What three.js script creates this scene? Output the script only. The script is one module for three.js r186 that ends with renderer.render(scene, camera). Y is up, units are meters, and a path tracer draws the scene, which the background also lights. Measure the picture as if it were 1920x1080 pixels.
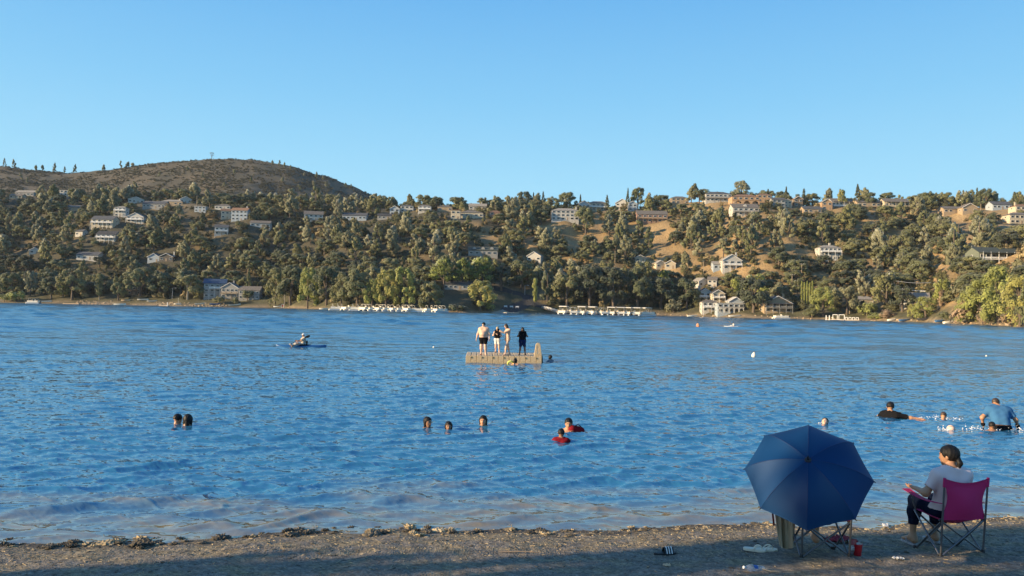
import * as THREE from 'three';
import { mergeGeometries, mergeVertices, toCreasedNormals } from 'three/addons/utils/BufferGeometryUtils.js';
import { createNoise2D, createNoise3D } from 'simplex-noise';

// ---------------------------------------------------------------- camera, sky, sun, exposure
const scene = new THREE.Scene();
const F = 1440, W = 1920, H = 1080;                       // focal length in pixels of the 1920 x 1080 photograph
const camera = new THREE.PerspectiveCamera(2 * Math.atan(H / 2 / F) * 180 / Math.PI, W / H, 0.1, 6000);
camera.position.set(0, 3.0, 0);
camera.rotation.order = 'YXZ';
camera.rotation.set(0.0260, 0, 0.0193);
camera.updateMatrixWorld(true);

const EXPOSE = 2.05;                                       // the photograph is exposed for the low evening light
const SUN = new THREE.Vector3(-0.92, 0.245, 0.29).normalize();
{
  const w = 512, h = 256, d = new Float32Array(w * h * 4);
  // colour of a clear evening sky by height: horizon, then upward
  const stops = [[0, 0.47, 0.80, 1.0], [4, 0.44, 0.79, 1.0], [9, 0.365, 0.735, 0.985], [15, 0.25, 0.61, 0.94], [22, 0.16, 0.48, 0.88], [35, 0.085, 0.33, 0.76], [60, 0.07, 0.245, 0.60], [90, 0.065, 0.22, 0.54]];
  for (let y = 0; y < h; y++) {
    const el = Math.max(0, ((y + 0.5) / h - 0.5) * 180);
    let k = 0; while (k < stops.length - 2 && el > stops[k + 1][0]) k++;
    const a = stops[k], b = stops[k + 1], t = Math.min(1, (el - a[0]) / (b[0] - a[0]));
    const rad = el * Math.PI / 180;
    for (let x = 0; x < w; x++) {
      const i = (y * w + x) * 4, az = ((x + 0.5) / w - 0.5) * 2 * Math.PI;
      // the bright ring of scattered light about the low sun
      const off = Math.acos(Math.min(1, Math.cos(rad) * Math.cos(az) * SUN.x + Math.sin(rad) * SUN.y + Math.cos(rad) * Math.sin(az) * SUN.z)) * 180 / Math.PI, glow = [1.3, 1.0, 0.62].map((v) => v * Math.exp(-off / 14));
      for (let c = 0; c < 3; c++) d[i + c] = (a[c + 1] + (b[c + 1] - a[c + 1]) * t + glow[c]) / EXPOSE;
      d[i + 3] = 1;
    }
  }
  const t = new THREE.DataTexture(d, w, h, THREE.RGBAFormat, THREE.FloatType);
  t.mapping = THREE.EquirectangularReflectionMapping; t.magFilter = t.minFilter = THREE.LinearFilter; t.needsUpdate = true;
  scene.background = t; scene.environment = t;
  scene.backgroundIntensity = 1; scene.environmentIntensity = 1;
}
const sun = new THREE.DirectionalLight(new THREE.Color().setRGB(1.0, 0.76, 0.46), 5.0);
sun.position.copy(SUN).multiplyScalar(500); sun.castShadow = true; sun.shadow.radius = 1;
Object.assign(sun.shadow.camera, { left: -700, right: 700, top: 700, bottom: -700, near: 1, far: 2500 });
sun.shadow.mapSize.set(4096, 4096);
scene.add(sun); scene.add(sun.target);
const renderer = new THREE.WebGLRenderer({ antialias: true });
renderer.toneMapping = THREE.LinearToneMapping;
renderer.toneMappingExposure = EXPOSE;
renderer.shadowMap.enabled = true;
scene.fog = new THREE.FogExp2(new THREE.Color().setRGB(0.80, 0.88, 1.0), 0.00004);   // thin evening haze over the lake

// ---------------------------------------------------------------- helpers
function rng(seed) { let s = seed >>> 0; return () => { s = (s + 0x6d2b79f5) | 0; let t = Math.imul(s ^ (s >>> 15), 1 | s); t = (t + Math.imul(t ^ (t >>> 7), 61 | t)) ^ t; return ((t ^ (t >>> 14)) >>> 0) / 4294967296; }; }
const n2 = createNoise2D(rng(11)), n3 = createNoise3D(rng(12));
const fbm = (x, y, o = 4) => { let s = 0, a = 0.5; for (let i = 0; i < o; i++) { s += a * n2(x, y); x *= 2.03; y *= 2.03; a *= 0.5; } return s; };
const clamp = (x, a = 0, b = 1) => Math.min(b, Math.max(a, x));
const smooth = (a, b, x) => { const t = clamp((x - a) / (b - a)); return t * t * (3 - 2 * t); };
const lerp = (a, b, t) => a + (b - a) * t;
function table(pts) { return (x) => { if (x <= pts[0][0]) return pts[0][1]; for (let i = 1; i < pts.length; i++) if (x <= pts[i][0]) { const [a, b] = [pts[i - 1], pts[i]]; let t = (x - a[0]) / (b[0] - a[0]); t = t * t * (3 - 2 * t) * 0.5 + t * 0.5; return a[1] + (b[1] - a[1]) * t; } return pts[pts.length - 1][1]; }; }
const V = (x, y, z) => new THREE.Vector3(x, y, z);
const rgb = (r, g, b) => new THREE.Color().setRGB(r, g, b);
const taken = {};
function numbered(n) { const k = taken[n] = (taken[n] ?? -1) + 1; return k ? `${n}_${String(k).padStart(3, '0')}` : n; }
function tag(o, label, category, group) { o.userData.label = label; o.userData.category = category; if (group) o.userData.group = group; return o; }
function shade(o) { o.traverse((m) => { if (m.isMesh) m.castShadow = m.receiveShadow = true; }); return o; }
function structure(name, geo, mat) { const m = new THREE.Mesh(geo, mat); m.name = name; m.userData.kind = 'structure'; scene.add(shade(m)); return m; }
function stuff(m, name, label, category) { m.name = name; m.userData.kind = 'stuff'; if (label) tag(m, label, category); scene.add(shade(m)); return m; }
function thing(name, label, category, pos, turn = 0, group) { const g = new THREE.Group(); g.name = numbered(name); g.position.copy(pos); g.rotation.y = turn; tag(g, label, category, group); scene.add(g); return g; }
function part(parent, name, geo, mat, label) { const m = new THREE.Mesh(geo, mat); m.name = name; m.castShadow = m.receiveShadow = true; if (label) m.userData.label = label; parent.add(m); return m; }
const std = (color, roughness = 0.9, extra = {}) => new THREE.MeshStandardMaterial({ color, roughness, ...extra });
function bx(w, h, d, x = 0, y = 0, z = 0, ry = 0, rx = 0, rz = 0) { const g = new THREE.BoxGeometry(w, h, d); if (rx) g.rotateX(rx); if (rz) g.rotateZ(rz); if (ry) g.rotateY(ry); g.translate(x, y, z); return g; }
function rod(a, b, r, r2 = r, seg = 8) { const d = b.clone().sub(a), L = d.length(); const g = new THREE.CylinderGeometry(r2, r, L, seg); g.translate(0, L / 2, 0); g.applyQuaternion(new THREE.Quaternion().setFromUnitVectors(V(0, 1, 0), d.normalize())); g.translate(a.x, a.y, a.z); return g; }
function tube(pts, r, seg = 24, rad = 8) { return new THREE.TubeGeometry(new THREE.CatmullRomCurve3(pts), seg, r, rad, false); }
const merge = (list) => { const anyIdx = list.some((g) => !g.index); return mergeGeometries(anyIdx ? list.map((g) => g.index ? g.toNonIndexed() : g) : list); };
// a ray through a pixel of the photograph, and where it meets a height field or a depth
function ray(px, py) { return V((px - W / 2) / F, -(py - H / 2) / F, -1).applyQuaternion(camera.quaternion); }
function atDepth(px, py, depth) { const d = ray(px, py); return camera.position.clone().addScaledVector(d, depth / -d.z); }
function onHeight(px, py, fn, from, to, n = 900) {
  const d = ray(px, py); d.multiplyScalar(1 / -d.z); let last = from;
  const q = (from > 0 ? Math.pow(to / from, 1 / n) : 1);
  for (let i = 0, t = from; i <= n; i++, t *= q) {
    const p = camera.position.clone().addScaledVector(d, t);
    if (p.y <= fn(p.x, p.z)) { let lo = last, hi = t; for (let k = 0; k < 20; k++) { const m = (lo + hi) / 2, r = camera.position.clone().addScaledVector(d, m); if (r.y <= fn(r.x, r.z)) hi = m; else lo = m; } return camera.position.clone().addScaledVector(d, hi); }
    last = t;
  }
  return null;
}
const inv = camera.quaternion.clone().invert();
function project(p) { const q = p.clone().sub(camera.position).applyQuaternion(inv); return [W / 2 + q.x / -q.z * F, H / 2 - q.y / -q.z * F, -q.z]; }
const onWater = (px, py) => onHeight(px, py, () => 0, 4, 900, 400);
function noiseTexture(size, fn, srgb = true) {
  const d = new Uint8Array(size * size * 4);
  for (let y = 0; y < size; y++) for (let x = 0; x < size; x++) { const c = fn(x / size, y / size), i = (y * size + x) * 4; d[i] = clamp(c[0]) * 255; d[i + 1] = clamp(c[1]) * 255; d[i + 2] = clamp(c[2]) * 255; d[i + 3] = 255; }
  const t = new THREE.DataTexture(d, size, size); t.wrapS = t.wrapT = THREE.RepeatWrapping; t.magFilter = THREE.LinearFilter; t.minFilter = THREE.LinearMipmapLinearFilter; if (srgb) t.colorSpace = THREE.SRGBColorSpace; t.needsUpdate = true; return t;
}
// seamless noise on the unit square
function tileNoise(freq, seed) { return (u, v) => { const a = u * Math.PI * 2, b = v * Math.PI * 2, r = freq / (Math.PI * 2); return n3(Math.cos(a) * r + seed, Math.sin(a) * r, Math.cos(b) * r) * 0.5 + n3(Math.sin(b) * r + seed * 2, Math.cos(a) * r, Math.sin(a) * r + Math.cos(b) * r) * 0.5; }; }
// ---------------------------------------------------------------- far shore: heights of the land
// u = x / depth stands for a bearing from the beach
const shoreD = table([[-2.2, 330], [-1.5, 430], [-1, 490], [-0.667, 505], [-0.32, 478], [-0.2, 405], [-0.06, 400], [0.02, 428], [0.2, 436], [0.34, 392], [0.46, 372], [0.53, 335], [0.585, 282], [0.667, 235], [0.9, 185], [1.5, 130], [2.2, 100]]);
const ridgeD = table([[-2, 760], [-0.667, 760], [-0.3, 720], [-0.1, 680], [0.1, 650], [0.3, 640], [0.667, 620], [2, 560]]);
const ridgePx = table([[-0.9, 360], [-0.667, 363], [-0.5, 364], [-0.32, 374], [-0.18, 384], [-0.14, 390], [-0.04, 390], [0.03, 387], [0.1, 389], [0.17, 384], [0.24, 376], [0.305, 372], [0.375, 384], [0.44, 386], [0.51, 384], [0.58, 387], [0.667, 387], [0.9, 392]]);
const backPx = table([[-1.1, 330], [-0.9, 312], [-0.75, 303], [-0.667, 308], [-0.625, 315], [-0.58, 320], [-0.54, 315], [-0.46, 300], [-0.39, 293], [-0.34, 295], [-0.3, 304], [-0.25, 325], [-0.215, 342], [-0.187, 360], [-0.15, 392], [-0.1, 440], [0.1, 500]]);
const eyeLine = (u) => 577.5 + u * F * 0.0193;
const heightFor = (u, py, depth) => 3 + (eyeLine(u) - py) / F * depth;
const ridgeH = (u) => heightFor(u, ridgePx(u), ridgeD(u));
function farLand(x, z) {
  const d = -z; if (d < 40) return -4;
  const u = x / d, s0 = d - shoreD(u), zr = ridgeD(u) - shoreD(u), Hr = ridgeH(u);
  const s = s0 + n2(x * 0.03, 5) * 2.2 + n2(x * 0.11, 9) * 0.9;
  let y;
  if (s < 0) y = Math.max(-5, s * 0.16);
  else {
    const bank = 0.55 * smooth(0, 4, s) + 1.1 * smooth(3, 11, s);
    const t = clamp((s - 8) / (zr - 8), 0, 1.6);
    const flat = 0.045 * Math.min(s, 60);
    const rise = (Hr - 6) * (t < 1 ? Math.pow(smooth(-0.22, 1.12, t) - smooth(-0.22, 1.12, 0), 1.0) / (smooth(-0.22, 1.12, 1) - smooth(-0.22, 1.12, 0)) : 1 - 0.55 * smooth(1, 1.6, t));
    const gully = (fbm(x * 0.0045 + 3, z * 0.0045, 3) * 14 + fbm(x * 0.016, z * 0.016, 2) * 3.5) * smooth(0.08, 0.4, t) * (1 - 0.75 * smooth(0.7, 1, t));
    y = bank + flat + rise + gully + fbm(x * 0.08, z * 0.08, 2) * 0.5 * smooth(10, 40, s);
  }
  return y;
}
const BACKD = 1180;
function backLand(x, z) {
  const d = -z, u = x / d, top = heightFor(u, backPx(u), BACKD) - 3;
  const t = (d - 700) / (BACKD - 700);
  const shape = t < 1 ? 0.34 + 0.66 * Math.pow(clamp(t), 1.25) : 1 - 0.4 * smooth(1, 1.9, t);
  return top * shape + fbm(x * 0.006 + 9, z * 0.004, 4) * 9 * smooth(0, 0.3, t) * (1 - smooth(0.45, 0.8, t)) + fbm(x * 0.03, z * 0.03, 2) * 1.2;
}
const anyLand = (x, z) => { const a = farLand(x, z); return -z > 720 ? Math.max(a, backLand(x, z)) : a; };
function fan(u0, u1, nu, depths, hfn, cfn, uvScale = 1) {
  const nd = depths.length, pos = new Float32Array(nu * nd * 3), col = new Float32Array(nu * nd * 3), uv = new Float32Array(nu * nd * 2), idx = [];
  for (let j = 0; j < nd; j++) for (let i = 0; i < nu; i++) {
    const u = lerp(u0, u1, i / (nu - 1)), d = depths[j], x = u * d, z = -d, k = j * nu + i, y = hfn(x, z, u, d);
    pos.set([x, y, z], k * 3); uv.set([x * uvScale, z * uvScale], k * 2);
    if (cfn) { const c = cfn(x, z, u, d, y); col.set(c, k * 3); }
    if (i && j) { const a = k, b = k - 1, c = k - nu, e = k - nu - 1; idx.push(a, c, b, b, c, e); }
  }
  const g = new THREE.BufferGeometry();
  g.setAttribute('position', new THREE.BufferAttribute(pos, 3)); g.setAttribute('uv', new THREE.BufferAttribute(uv, 2));
  if (cfn) g.setAttribute('color', new THREE.BufferAttribute(col, 3));
  g.setIndex(idx); g.computeVertexNormals(); return g;
}
const grain = noiseTexture(512, (() => { const a = tileNoise(60, 1), b = tileNoise(18, 2), c = tileNoise(160, 3); return (u, v) => { const k = 0.8 + 0.16 * a(u, v) + 0.14 * b(u, v) + 0.2 * c(u, v); return [k, k * 0.99, k * 0.97]; }; })());
const grainLand = grain.clone(); grainLand.repeat.set(1 / 24, 1 / 24);
{
  const depths = []; for (let d = 60; d < 225; d += 15) depths.push(d); for (let d = 225; d < 470; d += 2.2) depths.push(d); for (let d = 470; d < 1000; d += 6) depths.push(d);
  // dry golden grass on the open slopes, dull leaf litter and brush under the woods, pale sand and stones along the water
  const clear = (x, z, u, d) => { const [px, py] = [960 + u * F, 0]; return smooth(-0.10, 0.06, u) * 0.8 + 0.0; };
  const g = fan(-1.5, 1.5, 620, depths, farLand, (x, z, u, d, y) => {
    const s = d - shoreD(u), n = fbm(x * 0.02, z * 0.02, 3), m = fbm(x * 0.11, z * 0.11, 2);
    const dry = [0.52, 0.35, 0.165], straw = [0.60, 0.45, 0.24], litter = [0.095, 0.085, 0.05], sand = [0.36, 0.28, 0.18], wet = [0.08, 0.07, 0.05], turf = [0.11, 0.105, 0.05];
    const w = clamp(clear(x, z, u, d) + n * 0.9 - 0.1);
    let c = dry.map((v, i) => lerp(lerp(litter[i], v, w), straw[i], clamp(m * 1.1) * w));
    const lake = 1 - smooth(14, 40, s + n * 12); c = c.map((v, i) => lerp(v, turf[i] * (1 + m * 0.6), lake));
    const beach = (1 - smooth(4, 10, s + n * 5)); c = c.map((v, i) => lerp(v, sand[i] * (1 + m * 0.5), beach));
    if (y < 0.25) c = c.map((v, i) => lerp(v, wet[i], 0.85));
    return c;
  });
  structure('hillside', g, new THREE.MeshStandardMaterial({ vertexColors: true, roughness: 1, map: grainLand }));
}
{
  const depths = []; for (let d = 700; d < 1900; d += 10) depths.push(d);
  const g = fan(-1.3, 0.15, 420, depths, backLand, (x, z, u, d) => {
    const n = fbm(x * 0.012, z * 0.012, 4), m = fbm(x * 0.05, z * 0.05, 3);
    const brush = [0.075, 0.068, 0.036], earth = [0.150, 0.115, 0.066];
    const k = clamp(0.42 + n * 0.9 + m * 0.5); return brush.map((v, i) => lerp(v, earth[i], k));
  });
  structure('hill', g, new THREE.MeshStandardMaterial({ vertexColors: true, roughness: 1, map: grainLand }));
}
// ---------------------------------------------------------------- near shore: sloping beach that runs on under the water
const waterEdge = (x) => 10.45 + 0.14 * x + 0.25 * n2(x * 0.22, 3.3) + 0.12 * n2(x * 0.9, 7);
function beachY(x, z) {
  const e = waterEdge(clamp(x, -60, 60)), d = -z, s = e - d;
  let y = s > 0 ? 0.11 * s : Math.max(-4, 0.085 * s);
  if (s > 9) y = 0.11 * 9 + (s - 9) * 0.055 + smooth(9, 30, s) * 0.7;
  const foot = fbm(x * 2.3, z * 2.3, 2);
  y += 0.020 * foot * smooth(0.2, 1.2, s) + 0.012 * fbm(x * 9, z * 9, 2) * smooth(0, 0.8, s) + 0.006 * n2(x * 0.8, z * 4.2) * (s < 0 ? 1 : 0);
  return y;
}
const onBeach = (px, py) => onHeight(px, py, beachY, 4, 60, 500);
{
  const xs = [], zs = [];
  for (let x = -90; x < -14; x += 4) xs.push(x); for (let x = -14; x < 14; x += 0.045) xs.push(x); for (let x = 14; x <= 90; x += 4) xs.push(x);
  for (let z = 70; z > -6; z -= 2) zs.push(z); for (let z = -6.0; z > -13.2; z -= 0.045) zs.push(z); for (let z = -13.2; z > -64; z -= 0.8) zs.push(z);
  const pos = [], uv = [], col = [], idx = [], nx = xs.length;
  zs.forEach((z, j) => xs.forEach((x, i) => {
    const y = beachY(x, z), s = waterEdge(x) + z; pos.push(x, y, z); uv.push(x / 3, z / 3);
    // grey sand mixed with dry straw-coloured weed; darker where it is wet
    const straw = clamp(fbm(x * 1.3 + 4, z * 1.9, 3) * 1.6 + 0.12 + 0.5 * smooth(1.6, 0.5, s)), wet = smooth(0.55, 0.05, s + 0.3 * n2(x * 1.1, z * 1.7));
    const a = [0.33, 0.285, 0.235], b = [0.42, 0.335, 0.205], w = [0.13, 0.105, 0.08], fl = 0.8 + 0.45 * n2(x * 14, z * 14) * 0.5 + 0.25 * n2(x * 31, z * 31);
    const c = a.map((v, k) => lerp(lerp(v, b[k], straw), w[k], wet) * fl); col.push(...c);
    if (i && j) { const k = j * nx + i; idx.push(k, k - nx, k - 1, k - 1, k - nx, k - nx - 1); }
  }));
  const g = new THREE.BufferGeometry(); g.setAttribute('position', new THREE.Float32BufferAttribute(pos, 3)); g.setAttribute('uv', new THREE.Float32BufferAttribute(uv, 2)); g.setAttribute('color', new THREE.Float32BufferAttribute(col, 3)); g.setIndex(idx.reverse()); g.computeVertexNormals();
  { const n = g.attributes.normal; let up = 0; for (let i = 0; i < 100; i++) up += n.getY(i); if (up < 0) { idx.reverse(); g.setIndex(idx); g.computeVertexNormals(); } }
  const sandBump = noiseTexture(1024, (() => { const a = tileNoise(90, 4), b = tileNoise(260, 5), c = tileNoise(30, 6); return (u, v) => { const k = 0.5 + 0.2 * a(u, v) + 0.16 * b(u, v) + 0.15 * c(u, v); return [k, k, k]; }; })(), false);
  structure('beach', g, new THREE.MeshStandardMaterial({ vertexColors: true, roughness: 0.95, map: grain, bumpMap: sandBump, bumpScale: 0.018 }));
}
// ---------------------------------------------------------------- the lake
const waves = [];
{
  const r = rng(77);
  for (let i = 0; i < 84; i++) {
    const t = i / 83, L = 0.16 * Math.pow(9 / 0.16, t), spread = lerp(1.35, 0.6, t);
    const th = 0.28 + (r() + r() - 1) * spread;                        // the breeze comes over the lake towards the beach
    const k = 2 * Math.PI / L, slope = L < 0.2 ? 0.012 : L < 0.75 ? 0.038 : L < 1.5 ? 0.022 : 0.0125, amp = slope / k * (0.5 + r());
    waves.push([Math.sin(th) * k, Math.cos(th) * k, amp, r() * 6.283, L]);
  }
}
function waterAt(x, z, cell, out) {
  let y = 0, dx = 0, dz = 0;
  const e = waterEdge(x) + z, deep = smooth(0.15, -2.6, e), gust = 0.95 + 0.22 * n2(x * 0.03, z * 0.05) + 0.12 * n2(x * 0.15 + 5, z * 0.3);
  for (const w of waves) {
    const f = smooth(1.6, 3.6, w[4] / cell); if (f <= 0) continue;
    const a = w[2] * f * gust * (w[4] > 1 ? 0.2 + 0.8 * deep : 0.45 + 0.55 * deep) * (w[4] > 1.6 ? 0.25 + 0.75 * smooth(-6, -45, e) + 3.0 * smooth(-35, -160, e) : 1), ph = w[0] * x + w[1] * z + w[3];
    y += a * Math.sin(ph); const c = a * Math.cos(ph) * 0.95; const L = 2 * Math.PI / w[4]; dx += c * w[0] / L; dz += c * w[1] / L;
  }
  // short sharp crests drawn out across the wind
  if (cell < 0.5) {
    const f = smooth(0.5, 0.12, cell) * (0.35 + 0.65 * deep), rx = x * 0.95 + z * 0.30, rz = z * 1.9 - x * 0.28;
    const a = 1 - Math.abs(n2(rx * 0.9, rz * 0.9)), b = 1 - Math.abs(n2(rx * 2.1 + 7, rz * 2.0 + 3)), c = 1 - Math.abs(n2(rx * 4.6 + 1, rz * 4.2 + 9));
    y += f * gust * (0.020 * a * a * a * a + 0.0105 * b * b * b * b + 0.0045 * c * c * c * c);
  }
  // low rollers that steepen where the bottom comes up
  if (e < 0.4 && e > -7) {
    const wob = 0.5 * n2(x * 0.28, 1.7) + 0.22 * n2(x * 0.8, 4.1), ph = (e + wob) / 1.15, fr = ph - Math.floor(ph);
    const crest = Math.exp(-Math.pow((fr - 0.5) / 0.16, 2)), on = smooth(-7, -2.5, e) * smooth(0.3, -0.5, e) * clamp(0.45 + 0.9 * n2(x * 0.35 + Math.floor(ph) * 3.7, Math.floor(ph) * 1.9));
    y += 0.052 * crest * on;
  }
  out[0] = x + dx; out[1] = y + 0.005; out[2] = z + dz;
}
{
  const depths = []; for (let d = 6.2; d < 17; d *= 1.0036) depths.push(d); for (let d = 17; d < 100; d *= 1.0036) depths.push(d); for (let d = 100; d < 460; d *= 1.0066) depths.push(d); for (let d = 460; d < 700; d *= 1.06) depths.push(d);
  const nu = 760, u0 = -0.86, u1 = 0.86, nd = depths.length, idx = [], o = [0, 0, 0];
  const us = [-3.2, -2.4, -1.9, -1.6, -1.4, -1.2, -1.05, -0.95]; for (let i = 0; i < nu; i++) us.push(lerp(u0, u1, i / (nu - 1))); us.push(0.95, 1.05, 1.2, 1.4, 1.6, 1.9, 2.4, 3.2);
  const n = us.length, pos = new Float32Array(n * nd * 3), col = new Float32Array(n * nd * 3), uv = new Float32Array(n * nd * 2), uv1 = new Float32Array(n * nd * 2);
  for (let j = 0; j < nd; j++) {
    const d = depths[j], dd = j ? d - depths[j - 1] : 0.02;
    for (let i = 0; i < n; i++) {
      const x = us[i] * d, z = -d, k = j * n + i, wide = Math.abs(us[i]) > 0.87;
      if (wide) { o[0] = x; o[1] = 0; o[2] = z; } else waterAt(x, z, Math.max(dd, d * 0.002), o);
      pos.set(o, k * 3);
      // sand stirred up along the edge, in drifting patches
      const e = -(waterEdge(clamp(x, -60, 60)) + z), silt = clamp(smooth(3.0, 0.2, e + 1.2 * n2(x * 0.35, z * 0.8)) * (0.75 + 0.5 * fbm(x * 0.8, z * 1.6, 2)));
      col.set([lerp(0.030, 0.27, silt), lerp(0.160, 0.205, silt), lerp(0.290, 0.095, silt)], k * 3);
      uv.set([(o[0] + 1.5 * n2(x * 0.02, z * 0.02)) / 14, (o[2] + 1.5 * n2(x * 0.02 + 40, z * 0.02)) / 14], k * 2);
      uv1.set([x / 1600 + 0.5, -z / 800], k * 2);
      if (i && j) idx.push(k, k - 1, k - n, k - 1, k - n - 1, k - n);
    }
  }
  const g = new THREE.BufferGeometry(); g.setAttribute('position', new THREE.BufferAttribute(pos, 3)); g.setAttribute('uv', new THREE.BufferAttribute(uv, 2)); g.setAttribute('color', new THREE.BufferAttribute(col, 3)); g.setAttribute('uv1', new THREE.BufferAttribute(uv1, 2)); g.setIndex(idx); g.computeVertexNormals();
  if (g.attributes.normal.getY(n * 30 + 400) < 0) { idx.reverse(); g.setIndex(idx); g.computeVertexNormals(); }
  // fine ripples: slopes of a seamless field of small waves, 14 m to a tile
  const S = 1024, r = rng(5), list = [];
  for (let i = 0; i < 90; i++) { const L = 0.07 * Math.pow(0.6 / 0.07, r()), th = 0.28 + (r() + r() + r() - 1.5) * 1.25; const kx = Math.round(Math.sin(th) * 14 / L), kz = Math.round(Math.cos(th) * 14 / L); list.push([kx, kz, 0.024 * (0.4 + r()), r() * 6.283]); }
  const sx = new Float32Array(S * S), sz = new Float32Array(S * S);
  for (const [kx, kz, sl, p] of list) { const kk = Math.hypot(kx, kz) || 1, T = 2 * Math.PI / S; for (let y = 0; y < S; y++) for (let x = 0; x < S; x++) { const c = sl * Math.cos((kx * x + kz * y) * T + p); sx[y * S + x] += c * kx / kk; sz[y * S + x] += c * kz / kk; } }
  const d = new Uint8Array(S * S * 4);
  for (let i = 0; i < S * S; i++) { const a = -sx[i], b = -sz[i], q = 1 / Math.hypot(a, b, 1); d[i * 4] = (a * q * 0.5 + 0.5) * 255; d[i * 4 + 1] = (b * q * 0.5 + 0.5) * 255; d[i * 4 + 2] = (q * 0.5 + 0.5) * 255; d[i * 4 + 3] = 255; }
  const nm = new THREE.DataTexture(d, S, S); nm.wrapS = nm.wrapT = THREE.RepeatWrapping; nm.magFilter = THREE.LinearFilter; nm.needsUpdate = true;
  // roughness added away from the beach so far water reflects paler sky, in noisy patches
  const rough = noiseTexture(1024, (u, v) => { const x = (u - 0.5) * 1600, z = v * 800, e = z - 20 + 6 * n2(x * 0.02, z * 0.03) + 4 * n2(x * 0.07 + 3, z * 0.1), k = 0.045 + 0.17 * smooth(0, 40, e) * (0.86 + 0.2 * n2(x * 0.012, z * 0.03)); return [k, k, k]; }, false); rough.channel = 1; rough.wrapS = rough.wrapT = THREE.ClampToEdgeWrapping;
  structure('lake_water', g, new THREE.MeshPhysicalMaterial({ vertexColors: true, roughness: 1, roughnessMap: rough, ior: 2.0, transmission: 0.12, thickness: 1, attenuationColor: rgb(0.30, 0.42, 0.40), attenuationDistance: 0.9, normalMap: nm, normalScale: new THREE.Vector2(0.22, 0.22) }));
}
// ---------------------------------------------------------------- houses on the far shore and up the hillside
const landAt = (px, py) => onHeight(px, py, farLand, 150, 900, 700) || onHeight(px, py + 4, farLand, 150, 900, 700);
const PAL = { white: [0.68, 0.66, 0.62], cream: [0.72, 0.63, 0.48], tan: [0.52, 0.40, 0.27], orange: [0.62, 0.40, 0.23], grey: [0.42, 0.42, 0.41], blue: [0.50, 0.58, 0.66], dark: [0.16, 0.14, 0.12], green: [0.20, 0.23, 0.18], brick: [0.42, 0.26, 0.20], brown: [0.26, 0.19, 0.13],
  slate: [0.13, 0.135, 0.145], char: [0.07, 0.07, 0.075], shingle: [0.24, 0.21, 0.18], tile: [0.38, 0.22, 0.13], paleroof: [0.46, 0.42, 0.36], blueroof: [0.05, 0.11, 0.22], greenroof: [0.08, 0.10, 0.085] };
const matCache = {};
function paint(name, rough = 0.85) { const k = name + rough; return matCache[k] ??= new THREE.MeshStandardMaterial({ color: rgb(...PAL[name]), roughness: rough, map: grain }); }
const glassPane = std(rgb(0.025, 0.03, 0.035), 0.12), trimWhite = std(rgb(0.74, 0.72, 0.68), 0.7), timber = std(rgb(0.30, 0.22, 0.15), 0.85);
function prism(profile, length, axis) { // profile: [across, up] points; extruded and centred along x or z
  const s = new THREE.Shape(profile.map(([a, b]) => new THREE.Vector2(a, b))); const g = new THREE.ExtrudeGeometry(s, { depth: length, bevelEnabled: false }); g.translate(0, 0, -length / 2); if (axis === 'x') g.rotateY(Math.PI / 2); return g;
}
const houses = [];
const winGeo = {}, paneGeo = {};
function addWindow(t, w, h, x, y, z, ry = 0) {
  const k = w.toFixed(1) + h.toFixed(1);
  winGeo[k] ??= bx(w, h, 0.12); paneGeo[k] ??= bx(w - 0.22, h - 0.22, 0.05);
  const f = part(t, 'window', winGeo[k], trimWhite); f.position.set(x, y, z); f.rotation.y = ry;
  const p = part(f, 'pane', paneGeo[k], glassPane); p.position.z = 0.065; return f;
}
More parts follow.
